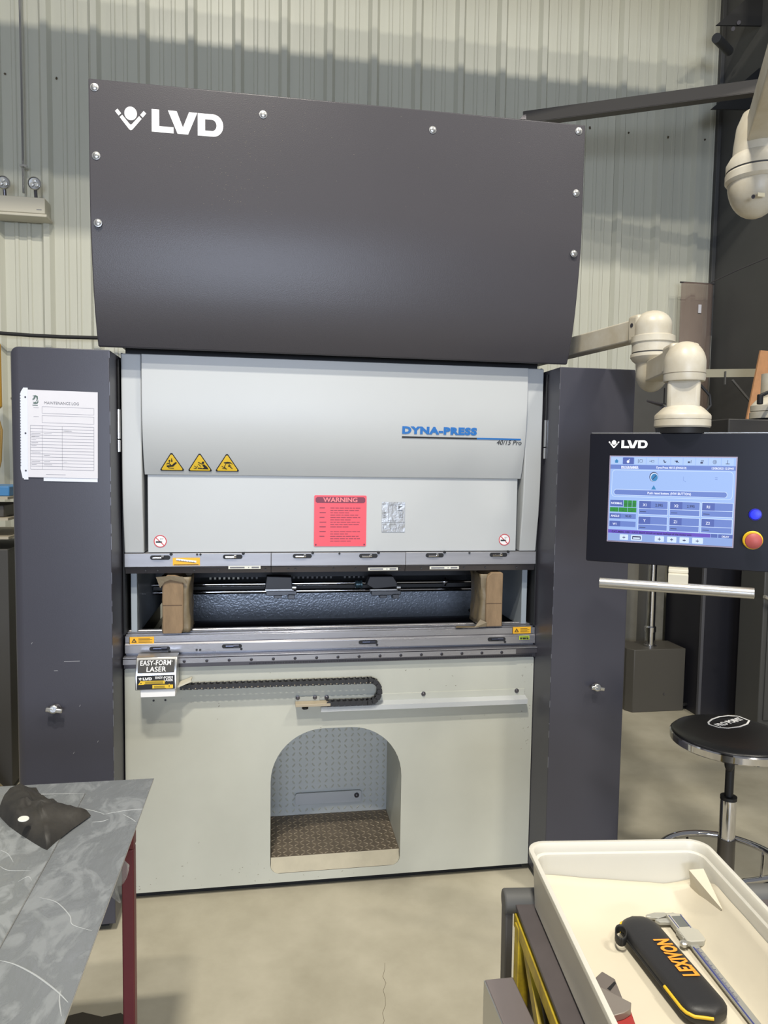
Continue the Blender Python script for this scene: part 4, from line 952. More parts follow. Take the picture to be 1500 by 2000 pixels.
mid = MB(); dk = MB(); lt = MB(); grn = MB(); pur = MB(); tx = MB(); wt = MB(); cy = MB()
for k in range(10):
    x0 = .004+k*.0985; (dk if k == 1 else lt); t_ = MB(); SR(t_, x0, .008, x0+.092, .088, 0, .002); t_.build('screen_tab', E_DK if k == 1 else (em('tab_blue', (176, 204, 246), 1.0)), scr, smooth=0)
SR(mid, 0, .095, 1, .145)
SR(lt, .015, .155, .985, .475, 0, .012); SR(E_ := MB(), .018, .160, .982, .470, .0004, .011); E_.build('message_panel', E_BG, scr, smooth=0)
SR(lt, .035, .385, .945, .455, .0008, .0085); SR(mid, .038, .390, .942, .450, .0012, .0078)
for j, (rowy, names) in enumerate(((.515, ('X1', 'X2', 'R1')), (.70, ('Y', 'Z1', 'Z2')))):
    for i, nm in enumerate(names):
        x0 = .25+i*.253; SR(lt, x0-.004, rowy-.006, x0+.238, rowy+.162); SR(mid, x0, rowy, x0+.234, rowy+.088, .0004); SR(mid, x0, rowy+.094, x0+.234, rowy+.156, .0004); SR(dk, x0, rowy, x0+.098, rowy+.088, .0008)
        ST(wt, x0+.05, rowy+.062, nm, .0115, .0014, 'CENTER')
        if nm in ('X1', 'X2'): ST(tx, x0+.165, rowy+.062, '2.995', .0115, .0014, 'CENTER')
        SR(tx, x0+.01, rowy+.125, x0+.06, rowy+.132, .0008)
SR(dk, .008, .515, .118, .590); ST(wt, .063, .565, 'NORMAL', .0092, .001, 'CENTER')
for i in range(3): SR(grn, .123+i*.036, .515, .156+i*.036, .595); SR(grn, .008+i*.075, .602, .080+i*.075, .655); ST(tx, .139+i*.036, .57, 'L%d' % (i+1), .0085, .001, 'CENTER'); ST(tx, .043+i*.075, .643, '--', .009, .001, 'CENTER')
SR(mid, .008, .675, .228, .735); SR(dk, .008, .675, .100, .735, .0004); ST(wt, .054, .716, 'ANGLE', .0092, .001, 'CENTER'); ST(tx, .165, .716, '90.00', .0092, .001, 'CENTER')
SR(mid, .008, .765, .228, .83); SR(dk, .008, .765, .100, .83, .0004); ST(wt, .054, .812, 'W1', .0092, .001, 'CENTER')
SR(pur, 0, .868, .83, .910); SR(dk, .833, .868, .885, .91); SR(dk, .89, .868, 1, .91)
ST(tx, .03, .902, 'CAT_MISC_4461 : LX11 Short circuit or earth leakage of the motor axis', .0078, .001, sx=1.15); ST(wt, .945, .903, 'DELAY', .0075, .001, 'CENTER')
SR(E2_ := MB(), 0, .912, 1, 1, 0); E2_.build('tool_bar', em('toolbar_blue', (138, 166, 224), 1.0), scr, smooth=0)
for x0, w_ in ((.10, .07), (.195, .09), (.39, .075), (.49, .075), (.59, .075), (.69, .085)): SR(lt, x0, .922, x0+w_, .988, .0006, .002)
for k, s in enumerate(('v', 'm', '+', '|||', 'O', 't<>')):
    pass
SR(tx, .205, .935, .275, .975, .0012); SR(lt, .212, .95, .268, .968, .0016)
for x0 in (.135, .427, .527, .627, .73): SR(tx, x0-.012, .952, x0+.012, .962, .0012); SR(tx, x0-.002, .938, x0+.002, .975, .0012)
ST(wt, .09, .134, 'PROGRAMMER', .0088, .001, bold=.0003); SR(wt, .09, .138, .235, .142, .001)
ST(wt, .50, .133, 'Dyna-Press 40/15 (SW6213)', .0085, .001, 'CENTER'); ST(wt, .985, .133, '12/08/2025 12:29:43', .0085, .001, 'RIGHT')
ST(wt, .49, .434, 'Push reset button. (NW BUTTON)', .0098, .0016, 'CENTER')
# round reset icon and arrow
fi = (fs_[0]+fs_[1]*.365*SW+fs_[2]*(1-.235)*SH, *fs_[1:])
tx.fill([circ(-.001, .001, .0148, 24)], fi, t=.0002, lift=LIFT+.001); lt.fill([circ(0, 0, .0132, 24)], fi, t=.0002, lift=LIFT+.0014); cy.fill([circ(.001, -.001, .0112, 24)], fi, t=.0002, lift=LIFT+.0018)
tx.fill([stroke((-.005, -.007), (.007, .006), .0022)], fi, t=.0002, lift=LIFT+.0022); cy.fill([[(-.008, -.037), (.008, -.037), (0, -.024)]], fi, t=.0002, lift=LIFT+.001)
mid.fill([stroke((.096, -.008), (.104, -.012), .0008)], fi, lift=LIFT+.001); mid.fill([stroke((.096, .004), (.096, -.008), .0008)], fi, lift=LIFT+.001); mid.fill([stroke((.196, .002), (.204, .002), .0012)], fi, lift=LIFT+.001); mid.fill([stroke((.196, -.003), (.204, -.003), .0012)], fi, lift=LIFT+.001)
# tab icons
def ic(k): return (fs_[0]+fs_[1]*(.05+k*.0985)*SW+fs_[2]*(1-.05)*SH, *fs_[1:])
i_ = ic(0); cy.fill([[(-.007, -.001), (0, .006), (.007, -.001), (.005, -.001), (.005, -.006), (-.005, -.006), (-.005, -.001)]], i_, lift=LIFT+.001)
i_ = ic(1); wt.fill([circ(-.001, -.002, .0045, 12)], i_, lift=LIFT+.001); wt.fill([stroke((.001, 0), (.003, .006), .002)], i_, lift=LIFT+.001)
i_ = ic(2); tx.fill([rect(-.002, -.004, .007, .005), rect(-.001, -.003, .006, .004)], i_, lift=LIFT+.001); tx.fill([stroke((-.007, -.006), (-.007, .006), .0012)], i_, lift=LIFT+.001)
i_ = ic(3); tx.fill([rect(-.003, -.003, .006, .003), rect(-.002, -.002, .005, .002)], i_, lift=LIFT+.001); tx.fill([stroke((-.010, 0), (-.003, 0), .0012)], i_, lift=LIFT+.001)
i_ = ic(4); tx.fill([[(-.004, .005), (-.001, .005), (0, 0), (.004, -.002), (.004, .001), (.006, .0), (.005, -.004), (-.001, -.004), (-.003, 0)]], i_, lift=LIFT+.001)
i_ = ic(5); tx.fill([circ(0, 0, .0035, 10)], i_, lift=LIFT+.001); tx.fill([stroke((-.007, .002), (.007, -.003), .0018)], i_, lift=LIFT+.001)
i_ = ic(6); tx.fill([rect(-.005, -.004, .002, .001)], i_, lift=LIFT+.001); tx.fill([stroke((.005, -.004), (.006, .005), .0014)], i_, lift=LIFT+.001)
i_ = ic(7); tx.fill([rect(-.005, -.005, .003, 0)], i_, lift=LIFT+.001); tx.fill([stroke((-.004, .003), (.006, .003), .0018)], i_, lift=LIFT+.001)
i_ = ic(8); tx.fill([circ(0, 0, .006, 16), circ(0, 0, .005, 16)], i_, lift=LIFT+.001); tx.fill([rect(-.003, -.003, .003, .003), rect(-.002, -.002, .002, .002)], i_, lift=LIFT+.001)
i_ = ic(9); tx.fill([stroke((0, -.004), (0, .006), .0014)], i_, lift=LIFT+.001); tx.fill([rect(-.006, -.006, .006, -.004)], i_, lift=LIFT+.001)
for b, nm, mm in ((mid, 'blue_panel', E_MID), (dk, 'field_label', E_DK), (lt, 'panel_border', E_LT), (grn, 'status_light', E_GR), (pur, 'alarm_bar', E_PU), (tx, 'dark_text', E_TX), (wt, 'white_text', em('screen_text_white', (235, 240, 255), 1.1)), (cy, 'icon', E_CY)):
    b.build(nm, mm, scr, smooth=0, stuff=nm in ('icon', 'blue_panel', 'field_label', 'panel_border', 'dark_text', 'white_text'))
# buttons
MB.GM = MC
c = PC(1475, 1005, YC); mb = MB(); mb.lathe([(.0165, 0), (.0165, .003), (.0135, .004)], c, (0, -1, 0), n=28); bb = mb.build('blue_button', mat('blue_button_rim', (20, 24, 160), .35), CP, label='lit blue push button')
mb = MB(); mb.lathe([(.0128, .0041), (.0124, .007), (.008, .008)], c, (0, -1, 0), n=28); mb.build('button_lens', em('lit_blue', (24, 40, 235), 1.6), bb)
c = PC(1470, 1055, YC); mb = MB(); mb.lathe([(.0255, 0), (.0255, .002), (.0235, .004)], c, (0, -1, 0), n=32); es = mb.build('emergency_stop', mat('estop_yellow', (232, 190, 40), .45), CP, label='red mushroom stop button on yellow disc')
mb = MB(); mb.lathe([(.011, .003), (.011, .022), (.0205, .024), (.0215, .028), (.0205, .033), (.014, .037), (.003, .039)], c, (0, -1, 0), n=32); mb.build('button_cap', mat('estop_red', (168, 78, 74), .5), es)
# handle
hz = 1.275; mb = MB(); hr = .0150
a = PC(1171, 1138, -.07); b_ = PC(1473, 1159, -.07)
mb.cyl(a, b_, hr, n=28); hn = mb.build('handle_bar', M_ALU, CP, bevel=.001)
mm_ = PC(1326, 1125, -.05)
mb = MB(); mb.box(mm_.x-.028, -.075, (a.z+b_.z)/2, mm_.x+.024, -.045, mm_.z+.008); mb.build('handle_bracket', M_BEIGE, hn, bevel=.002)
mb = MB(); mb.box(mm_.x-.028, -.055, mm_.z+.008, mm_.x+.024, .05, mm_.z+.018); mb.box(mm_.x-.028, .01, mm_.z+.01, mm_.x+.024, .05, .02); mb.build('bracket_neck', M_BEIGE, hn, bevel=.002)
ec_ = MC @ PC(1332, 838, .045); MB.GM = None
# arm
E1 = (1.008, -.39); E2 = (ec_.x, ec_.y)
z1 = lambda py: P(1270, py, 'Y', E1[1]).z
z2 = lambda py: P(1335, py, 'Y', E2[1]).z
def dome(cx, cy, zb, r, h):
    q = MB(); prof = [(r*.5, -.004), (r*.97, -.002), (r, .004), (r, h*.40)]
    for i in range(1, 10): t = i/9*math.pi/2; prof.append((r*math.cos(t)**.9+.0005, h*.40+h*.60*math.sin(t)))
    q.lathe(prof, (cx, cy, zb), n=36); return q
zt1 = (z1(643)+z1(640))/2
t1a = Vector((.80, .72, zt1)); t1b = Vector((E1[0]-.02, E1[1], zt1))
mb = MB(); mb.bar(t1a, t1b, .058, .070); mb.build('arm_tube', M_ARM, CP, bevel=.005, seg=3)
mb = dome(E1[0]-.003, E1[1], z1(660), .061, z1(607)-z1(660)); dm1 = mb.build('elbow_cover', M_ARM, CP)
dd = (t1a-t1b).normalized(); mb = MB(); mb.bar(t1b+dd*.0, t1b+dd*.055, .084, .092); mb.build('socket', M_ARM, dm1, bevel=.012, seg=3)
sd = dd.cross(Vector((0, 0, 1)))
for sg in (-1, 1): mb = MB(); mb.cyl(t1b+dd*.03+sd*.040*sg+Vector((0, 0, .012)), t1b+dd*.03+sd*.0435*sg+Vector((0, 0, .012)), .007, n=14); mb.build('socket_screw', M_STEELD, dm1)
ra, rb = z1(657), z1(689)
mb = MB(); mb.lathe([(.062, ra+.002), (.070, ra-.002), (.071, ra-.022), (.067, ra-.026), (.067, rb)], (E1[0], E1[1], 0), n=40); mb.build('joint_ring', M_ARM, CP)
mb = MB(); mb.lathe([(.066, rb), (.066, rb-.005)], (E1[0], E1[1], 0), n=40); mb.build('joint_gasket', M_ARMG, CP)
mb = MB(); mb.lathe([(.070, rb-.005), (.071, rb-.016), (.064, rb-.026), (.052, rb-.036)], (E1[0], E1[1], 0), n=40); mb.build('joint_ring', M_ARM, CP)
ze = z1(712); he = z1(712)-z1(766)
mb = MB(); prof = [(.050, .05), (.053, .0), (.051, -he*.3)]
for i in range(1, 9): t = i/8*math.pi/2; prof.append((.051*math.cos(t)+.0005, -he*.3-he*.7*math.sin(t)))
mb.lathe(prof, (E1[0], E1[1], ze), n=36); mb.build('elbow_cover', M_ARM, CP)
p1 = Vector((E1[0], E1[1], z1(728))); p2 = Vector((E2[0], E2[1], z1(728))); dd = (p2-p1).normalized()
mb = MB(); mb.bar(p1+dd*.02, p2, .058, .068); mb.build('arm_tube', M_ARM, CP, bevel=.005, seg=3)
mb = dome(E2[0], E2[1], z2(744), .057, z2(667)-z2(744)); dm2 = mb.build('elbow_cover', M_ARM, CP)
mb = MB(); mb.bar(p2-dd*.09, p2-dd*.0, .084, .086); mb.build('socket', M_ARM, dm2, bevel=.012, seg=3)
mb = MB(); mb.lathe([(.0575, z2(730)), (.0575, z2(731.2))], (E2[0], E2[1], 0), n=36); mb.build('seam', mat('seam_brown', (120, 112, 96), .7), dm2)
mb = MB(); hw_ = Vector((CU.x, CU.y, 0))
mb.obox((E2[0], E2[1], (z2(803)+z2(742))/2), CU*.044, CW*.036, Vector((0, 0, (z2(742)-z2(803))/2))); mb.build('neck', M_ARM, CP, bevel=.012, seg=3)
mb = MB(); mb.lathe([(.048, z2(794)), (.056, z2(798)), (.074, z2(810)), (.0765, z2(813)), (.0765, z2(820))], (E2[0], E2[1], 0), n=40); mb.build('base_collar', M_ARM, CP)
mb = MB(); mb.lathe([(.0765, z2(820.8)), (.077, z2(833)), (.074, z2(836))], (E2[0], E2[1], 0), n=40); mb.build('base_collar', M_ARM, CP)
mb = MB(); mb.lathe([(.073, z2(836)), (.071, 1.727)], (E2[0], E2[1], 0), n=40); mb.build('swivel_plate', M_BLACK, CP)
mb = MB(); a = P(1264, 783, 'Y', -.60); b_ = P(1296, 792, 'Y', -.60); mb.cyl(a, b_, .0035, .006, n=12); mb.cyl(b_+Vector((0, 0, .006)), b_+Vector((0, 0, -.016)), .0095, n=14); mb.bar(b_, Vector((E2[0]-.05, E2[1], 1.80)), .008, .008); mb.build('clamp_lever', M_STEELD, CP, label='small dark clamping lever')
mb = MB(); mb.tube([P(1368, 752, 'Y', -.58), P(1386, 772, 'Y', -.58), P(1388, 792, 'Y', -.58), P(1376, 806, 'Y', -.58)], .0045, n=8); mb.build('cable', M_RUBBER, CP)

# ------------------------------------------------------------------ second arm, upper right
YS = -.85; c = P(1476, 352, 'Y', YS)
SA = thing('swing_arm', 'cream jointed swing arm hanging in from the upper right corner', 'arm', c)
r = .072
mb = MB(); prof = [(r*.96, .0)]
for i in range(1, 10): t = i/9*math.pi/2; prof.append((r*.96*math.cos(t)+.0005, -.095*math.sin(t)))
mb.lathe(prof, c+Vector((0, 0, -.005)), n=36); dl = mb.build('elbow_cover', M_ARM, SA)
mb = MB(); mb.lathe([(r*.98, -.010), (r*1.06, -.002), (r*1.06, .016), (r*1.02, .020)], c, n=40); mb.build('joint_ring', M_ARM, SA)
mb = MB(); mb.lathe([(r*1.02, .020), (r*1.02, .024)], c, n=40); mb.build('joint_gasket', M_ARMG, SA)
mb = MB(); mb.lathe([(r*1.04, .024), (r*1.04, .042), (r*.9, .060), (r*.78, .068)], c, n=40); mb.build('joint_ring', M_ARM, SA)
base = c+Vector((0, 0, .06)); tip = P(1545, 60, 'Y', -1.25)
dd = (tip-(c+Vector((0, 0, .13)))).normalized()
mb = MB(); mb.bar(c+Vector((0, 0, .12)), tip, .062, .075); mb.build('arm_tube', M_ARM, SA, bevel=.006, seg=3)
mb = MB(); mb.lathe([(r*.84, .05), (r*.82, .09), (r*.74, .14), (r*.55, .175), (r*.2, .19)], c, n=32); mb.build('elbow_cover', M_ARM, SA, bevel=.002)
mb = MB(); mb.bar(c+Vector((.04, .02, -.03)), c+Vector((.60, .02, -.03)), .062, .07); mb.build('arm_tube', M_ARM, SA, bevel=.006)
mb = MB(); q = P(1471, 384, 'Y', YS-.06); mb.lathe([(.0055, 0), (.0055, .001), (.0035, .0012), (.0033, .0)], q, (0, -1, -.3), n=14); mb.build('cap_screw', M_STEELD, SA)
mb = MB(); q = P(1487, 380, 'Y', YS-.064); mb.box(q.x-.010, q.y, q.z-.005, q.x+.010, q.y+.0015, q.z+.005); mb.build('yellow_sticker', mat('pale_yellow_sticker', (196, 188, 160), .5), SA)
# flange of a neighbouring arm at the right edge
c = P(1510, 818, 'Y', -.30)
SJ = thing('arm_flange', 'cream arm flange with black lever at the right edge above the console', 'arm', c)
mb = MB(); mb.lathe([(.078, .0), (.078, .022), (.074, .024)], c, n=36); mb.build('flange', M_ARM, SJ)
mb = MB(); mb.lathe([(.076, .026), (.076, .046), (.060, .066), (.045, .075), (.045, .16)], c, n=36); mb.build('collar', M_ARM, SJ)
mb = MB(); mb.lathe([(.072, -.012), (.074, .0)], c, n=36); mb.build('swivel_plate', M_BLACK, SJ)
q = P(1484, 790, 'Y', -.38); mb = MB(); mb.cyl(q, q+Vector((0, 0, .035)), .010, n=12); mb.bar(q+Vector((0, 0, .03)), q+Vector((.06, 0, .055)), .010, .012); mb.build('lever', M_BLACK, SJ, bevel=.003)
mb = MB(); z0 = c.z-.012; mb.box(P(1380, 860, 'Y', -.30).x, -.42, z0-.25, c.x+.25, -.18, z0); mb.build('housing', mat('housing_dark', (52, 50, 48), .5), SJ, bevel=.004)

# ------------------------------------------------------------------ stool
YT = -.36; sc = P(1430, 1432, 'Y', YT); sc = P(1428, 1436, 'Y', YT)
ST_ = thing('shop_stool', 'round black padded shop stool with chrome rim and foot ring', 'stool', (sc.x, YT, 0))
rs = .205; zs = sc.z; sx0 = sc.x
mb = MB(); mb.lathe([(rs-.004, -.03), (rs, -.026), (rs+.001, -.004), (rs-.003, 0)], (sx0, YT, zs), n=64); mb.build('seat_rim', M_CHROME, ST_, smooth=40)
mb = MB(); mb.lathe([(rs-.005, -.008), (rs-.004, .001), (rs-.012, .008), (rs-.05, .014), (.06, .018), (.001, .0185)], (sx0, YT, zs), n=64); mb.build('seat_pad', mat('black_vinyl', (24, 24, 26), .35, spec=.5, bump=.2, bscale=200), ST_, smooth=60)
a_l = R(22); ul_ = Vector((math.cos(a_l), math.sin(a_l), 0)); vl_ = Vector((-math.sin(a_l), math.cos(a_l), 0))
q = P(1423, 1411, 'Z', zs+.016)
fo = (Vector((q.x, q.y, zs+.0172)), ul_, vl_, Vector((0, 0, 1)))
mb = MB()
def lens(k, kk): return [(-.088*k, .018*kk), (-.07*k, .032*kk), (-.03*k, .044*kk), (.02*k, .047*kk), (.06*k, .038*kk), (.088*k, .018*kk), (.080*k, -.028*kk), (.04*k, -.044*kk), (-.01*k, -.047*kk), (-.06*k, -.036*kk), (-.085*k, -.016*kk)]
mb.fill([lens(1.05, 1.15), lens(.98, 1.0)], fo, lift=.001)
mb.text('PRO POINT', .036, (fo[0]-vl_*.014-ul_*.074, *fo[1:]), bold=.0014, lift=.001, fit=.148); mb.build('seat_lettering', M_WHITE, ST_, smooth=0, label='white PRO POINT lettering in a shield outline')
mb = MB(); mb.lathe([(.05, -.034), (.05, -.028)], (sx0, YT, zs), n=24); mb.build('seat_plate', M_BLACK, ST_)
cxs = P(1421, 1600, 'Y', YT).x
mb = MB(); mb.cyl((cxs, YT, .33), (cxs, YT, zs-.028), .015, n=20); mb.build('screw_stem', M_BLACK, ST_)
mb = MB(); mb.sphere((cxs-.012, YT-.012, zs-.095), .022, sc=(.8, .8, 1.6)); mb.build('height_knob', M_BLACK, ST_)
zq = P(1418, 1556, 'Y', YT).z
mb = MB(); mb.lathe([(.0275, zq-.155), (.0275, zq-.004), (.0265, zq)], (cxs, YT, 0), n=32); mb.build('outer_tube', M_CHROME, ST_)
mb = MB(); mb.lathe([(.0285, zq-.010), (.0285, zq+.002), (.018, zq+.003)], (cxs, YT, 0), n=24); mb.build('collar', M_BLACK, ST_)
mb = MB(); mb.lathe([(.03, .09), (.03, zq-.155)], (cxs, YT, 0), n=24); mb.lathe([(.075, .085), (.070, .105), (.045, .13), (.03, .15)], (cxs, YT, 0), n=24); mb.build('hub', mat('grimy_hub', (84, 80, 74), .35, metal=.6), ST_)
zr = P(1390, 1622, 'Y', YT+.22).z-.012; rr_ = .232
mb = MB(); mb.tube([(cxs+rr_*math.cos(2*math.pi*i/56), YT+rr_*math.sin(2*math.pi*i/56), zr) for i in range(56)], .0125, n=14, closed=True); mb.build('foot_ring', M_CHROME, ST_, smooth=60)
for k in range(5):
    t = R(20+72*k); d = Vector((math.cos(t), math.sin(t), 0)); c0 = Vector((cxs, YT, 0))
    mb = MB(); mb.tube([c0+d*.03+Vector((0, 0, .095)), c0+d*.12+Vector((0, 0, .085)), c0+d*.22+Vector((0, 0, .065)), c0+d*.28+Vector((0, 0, .055))], .013, n=12); lg = mb.build('leg', M_CHROME, ST_, smooth=60)
    mb = MB(); mb.cyl(c0+d*.28+Vector((0, 0, .06)), c0+d*.28+Vector((0, 0, .035)), .008, n=10); mb.build('caster_stem', M_STEELD, lg); mb = MB(); mb.cyl(c0+d*.28+Vector((-.011, .0, .022)), c0+d*.28+Vector((.011, 0, .022)), .022, n=18); mb.build('caster', M_RUBBER, lg)
    mb = MB(); mb.tube([c0+d*(rr_-.005)+Vector((0, 0, zr)), c0+d*(rr_-.01)+Vector((0, 0, .08))], .006, n=8); mb.build('ring_stay', M_CHROME, lg)

# ------------------------------------------------------------------ table with filmed sheets, left
HT = .82
cr_ = P(300, 1520, 'Z', HT)
TB = thing('welded_table', 'steel table with dark red legs under the filmed sheet metal', 'table', (-1.0, -1.5, 0))
M_MAROON = mat('maroon_paint', (104, 38, 44), .45, var=.08, vscale=6)
lx1 = P(262, 1800, 'Y', -1.06).x
for yy in (-1.06, -2.1):
    for xx in (lx1, -1.55):
        mb = MB(); mb.box(xx-.026, yy, 0, xx, yy+.030, HT-.05); mb.build('leg', M_MAROON, TB, bevel=.003)
mb = MB(); mb.box(-1.584, -1.06, HT-.05, lx1, -1.026, HT-.006); mb.box(-1.584, -2.1, HT-.05, lx1, -2.066, HT-.006); mb.box(-1.584, -2.1, HT-.05, -1.55, -1.026, HT-.006); mb.box(lx1-.25, -2.1, HT-.05, lx1-.22, -1.026, HT-.006); mb.build('top_frame', M_MAROON, TB, bevel=.003)
def film_mat(name, c1, c2, sc):
    m = mat(name, c1, .28, col2=c2, vscale=sc, detail=10, rvar=.14, bump=.25, bscale=26, metal=.25, stretch=(1.8, 1, 1)); 
    rp = [n for n in m.node_tree.nodes if n.type == 'VALTORGB'][0]; rp.color_ramp.elements[0].position = .50; rp.color_ramp.elements[1].position = .60
    [n for n in m.node_tree.nodes if n.type == 'TEX_NOISE'][0].inputs['Distortion'].default_value = 1.4
    return m
M_F1 = film_mat('filmed_aluminium', (122, 126, 129), (140, 144, 147), 8)
M_F2 = film_mat('filmed_aluminium_top', (124, 128, 130), (146, 150, 152), 9)
S1 = thing('sheet_metal', 'large grey metal sheet in clear film, lowest on the table, reaching its right edge', 'sheet metal', (cr_.x-.5, cr_.y-.5, HT))
mb = MB(); mb.box(-1.9, -2.6, HT-.0025, cr_.x, cr_.y, HT); mb.build('sheet', M_F1, S1, bevel=.0008)
mb = MB(); mb.box(cr_.x, -2.6, HT-.002, cr_.x+.0012, cr_.y, HT-.0002); mb.build('cut_edge', M_ALU, S1)
c2 = P(166, 1549, 'Z', HT+.003)
S2 = thing('sheet_metal', 'smaller filmed metal sheet lying on top at the left under the black pouch', 'sheet metal', (c2.x-.5, c2.y-.5, HT))
mb = MB(); mb.box(-1.88, -2.58, HT+.0002, c2.x, c2.y, HT+.003); mb.build('sheet', M_F2, S2, bevel=.0006)
mb = MB(); mb.box(c2.x, -2.58, HT+.0006, c2.x+.0010, c2.y, HT+.0028); mb.build('cut_edge', M_ALU, S2)
M_CREASE = mat('film_crease', (188, 192, 193), .2, alpha=.6)
def crease(px, par, z, r=.0016):
    mb = MB(); pts = [P(a, b, 'Z', z) for a, b in px]
    # smooth subdivision
    out = []
    for i in range(len(pts)-1):
        p0, p1_, p2_, p3 = pts[max(i-1, 0)], pts[i], pts[i+1], pts[min(i+2, len(pts)-1)]
        for k in range(6):
            t = k/6; out.append(.5*((2*p1_)+(p2_-p0)*t+(2*p0-5*p1_+4*p2_-p3)*t*t+(3*p1_-p0-3*p2_+p3)*t**3))
    out.append(pts[-1]); n = len(out)
    mb.tube(out, [r*.7*(.25+.75*math.sin(math.pi*(i+.5)/n)) for i in range(n)], n=6, flat=.5); mb.build('film_crease', M_CREASE, par, smooth=60)
crease([(0, 1876), (30, 1884), (70, 1905), (110, 1935), (133, 1958)], S1, HT+.0004, .0022)
crease([(118, 1935), (116, 1955), (120, 1985)], S1, HT+.0004, .0014)
crease([(76, 1753), (110, 1762), (136, 1788), (142, 1806), (180, 1818)], S1, HT+.0004, .0015)
crease([(200, 1591), (245, 1583), (280, 1580)], S1, HT+.0004, .0017)
crease([(180, 1606), (200, 1604), (212, 1600)], S1, HT+.0004, .0018)
crease([(240, 1590), (258, 1600), (266, 1606)], S1, HT+.0004, .0016)
crease([(150, 1578), (176, 1582), (205, 1590)], S1, HT+.0004, .0016)
crease([(28, 1552), (90, 1551), (164, 1550)], S2, HT+.0032, .0013)
crease([(0, 1692), (18, 1700), (60, 1700)], S2, HT+.0032, .0014)
crease([(0, 1660), (16, 1668), (26, 1684)], S2, HT+.0032, .0014)
crease([(35, 1722), (55, 1712), (62, 1720)], S2, HT+.0032, .0012)
# curled film end hanging below the sheet edge
mb = MB(); q = P(222, 1730, 'Z', HT-.03); random.seed(2)
mb.grid(lambda u, v: Vector((cr_.x-.02+.018*u+.008*math.sin(v*9), q.y-.05+.13*v, HT-.007-.045*u*(.4+.6*abs(math.sin(v*7))))), 6, 18)
mb.build('loose_film', mat('loose_clear_film', (170, 172, 170), .15, alpha=.25), S1, solid=.0006)

# black pouch with a white disc
zp = HT+.0035
out = [(2, 1572), (14, 1561), (30, 1557), (70, 1557), (84, 1562), (100, 1573), (120, 1579), (136, 1583), (152, 1585), (178, 1593), (160, 1606), (140, 1620), (112, 1642), (92, 1660), (84, 1657), (64, 1645), (40, 1630), (18, 1614), (4, 1600), (-6, 1588)]
ow = [P(a, b, 'Z', zp) for a, b in out]; ctr = sum(ow, Vector())/len(ow)
PO = thing('fabric_pouch', 'crumpled black fabric pouch lying on the filmed sheets at left', 'pouch', ctr)
mb = MB(); nr = 10; vs = []; k = len(ow)
fine = []
for i in range(k):
    for t in (0, .5): fine.append(ow[i].lerp(ow[(i+1) % k], t))
k = len(fine)
for j in range(nr+1):
    s = 1-j/nr
    for i in range(k):
        q = ctr.lerp(fine[i], max(s, .001)); h = .026*(1-s**3)+.006*(j > 0)+.012*noise.noise(Vector((q.x*22, q.y*26, 3)))*(1 if j else 0)*(1-s**4)+.012*abs(noise.noise(Vector((q.x*45, q.y*45, 1))))*(j > 0)
        if q.x < ctr.x-.03 and j: h += .012
        vs.append(Vector((q.x, q.y, zp+max(0, h))))
fs = [(j*k+i, j*k+(i+1) % k, (j+1)*k+(i+1) % k, (j+1)*k+i) for j in range(nr) for i in range(k)]
fs.append(tuple(range(k-1, -1, -1))); mb.add(vs, fs); mb.build('pouch_body', mat('worn_black_nylon', (34, 33, 31), .6, col2=(52, 49, 44), vscale=14, bump=.4, bscale=50), PO, smooth=70)
q = P(46, 1599, 'Z', zp+.045); mb = MB(); mb.lathe([(.0110, -.001), (.0110, 0), (.010, .001)], q, (.1, -.05, 1), n=24)
tag(mb.build('white_disc', mat('pearl_disc', (205, 205, 196), .4)), 'small round white disc lying on the black pouch', 'disc')
# rubber mat piece on the floor at bottom left
mb = MB(); a = P(118, 1983, 'Z', .02); b_ = P(236, 1978, 'Z', .02)
mb.prism([(a.x-.3, a.y+.0), (a.x, a.y-.01), (a.x+.06, a.y+.004), (b_.x-.05, b_.y-.008), (b_.x, b_.y), (b_.x+.02, b_.y-.02), (b_.x+.02, a.y-.6), (a.x-.3, a.y-.6)], (Vector((0, 0, 0)), Vector((1, 0, 0)), Vector((0, 1, 0)), Vector((0, 0, 1))), .0, .02)
tag(mb.build('rubber_mat', mat('dirty_mat', (52, 46, 34), .8, bump=.5, bscale=30)), 'dark ragged rubber mat on the floor under the table', 'mat')

# ------------------------------------------------------------------ cart, tub and tools, right
ZR = .85; TR = Vector((.273, -1.283, ZR)); ang = math.atan2(-1.321+1.283, .642-.273)
Tu = Vector((math.cos(ang), math.sin(ang), 0)); Tv = Vector((math.sin(ang), -math.cos(ang), 0))   # right, towards the camera
TW, TD, THH = .372, .62, .125
Mt = Matrix.Translation(TR) @ Matrix.Rotation(ang, 4, 'Z')
def T(u, v, z): return TR+Tu*u+Tv*v+Vector((0, 0, z))
TUB = thing('plastic_tub', 'white translucent plastic tub holding the tools on the cart', 'tub', T(TW/2, TD/2, -THH))
def ring(off, z, r):
    pts = rrect(off, off, TW-off, TD-off, max(r, .004), 6); return [T(a, b, z) for a, b in pts]
layers = [(.000, -.012, .035), (-.004, -.010, .037), (-.004, .0, .037), (.004, .0005, .033), (.006, -.003, .032), (.008, -.018, .03), (.013, -.020, .028), (.018, -THH+.012, .026), (.026, -THH+.003, .022)]
olay = [(.018, -THH, .022), (.010, -THH+.008, .026), (.005, -.026, .03), (.002, -.022, .033), (.001, -.013, .034)]
seq = olay+layers; rs_ = [ring(*l) for l in seq]; k = len(rs_[0]); vs = [p for r_ in rs_ for p in r_]
mb = MB(); n = len(rs_); fs = [(j*k+i, j*k+(i+1) % k, (j+1)*k+(i+1) % k, (j+1)*k+i) for j in range(n-1) for i in range(k)]
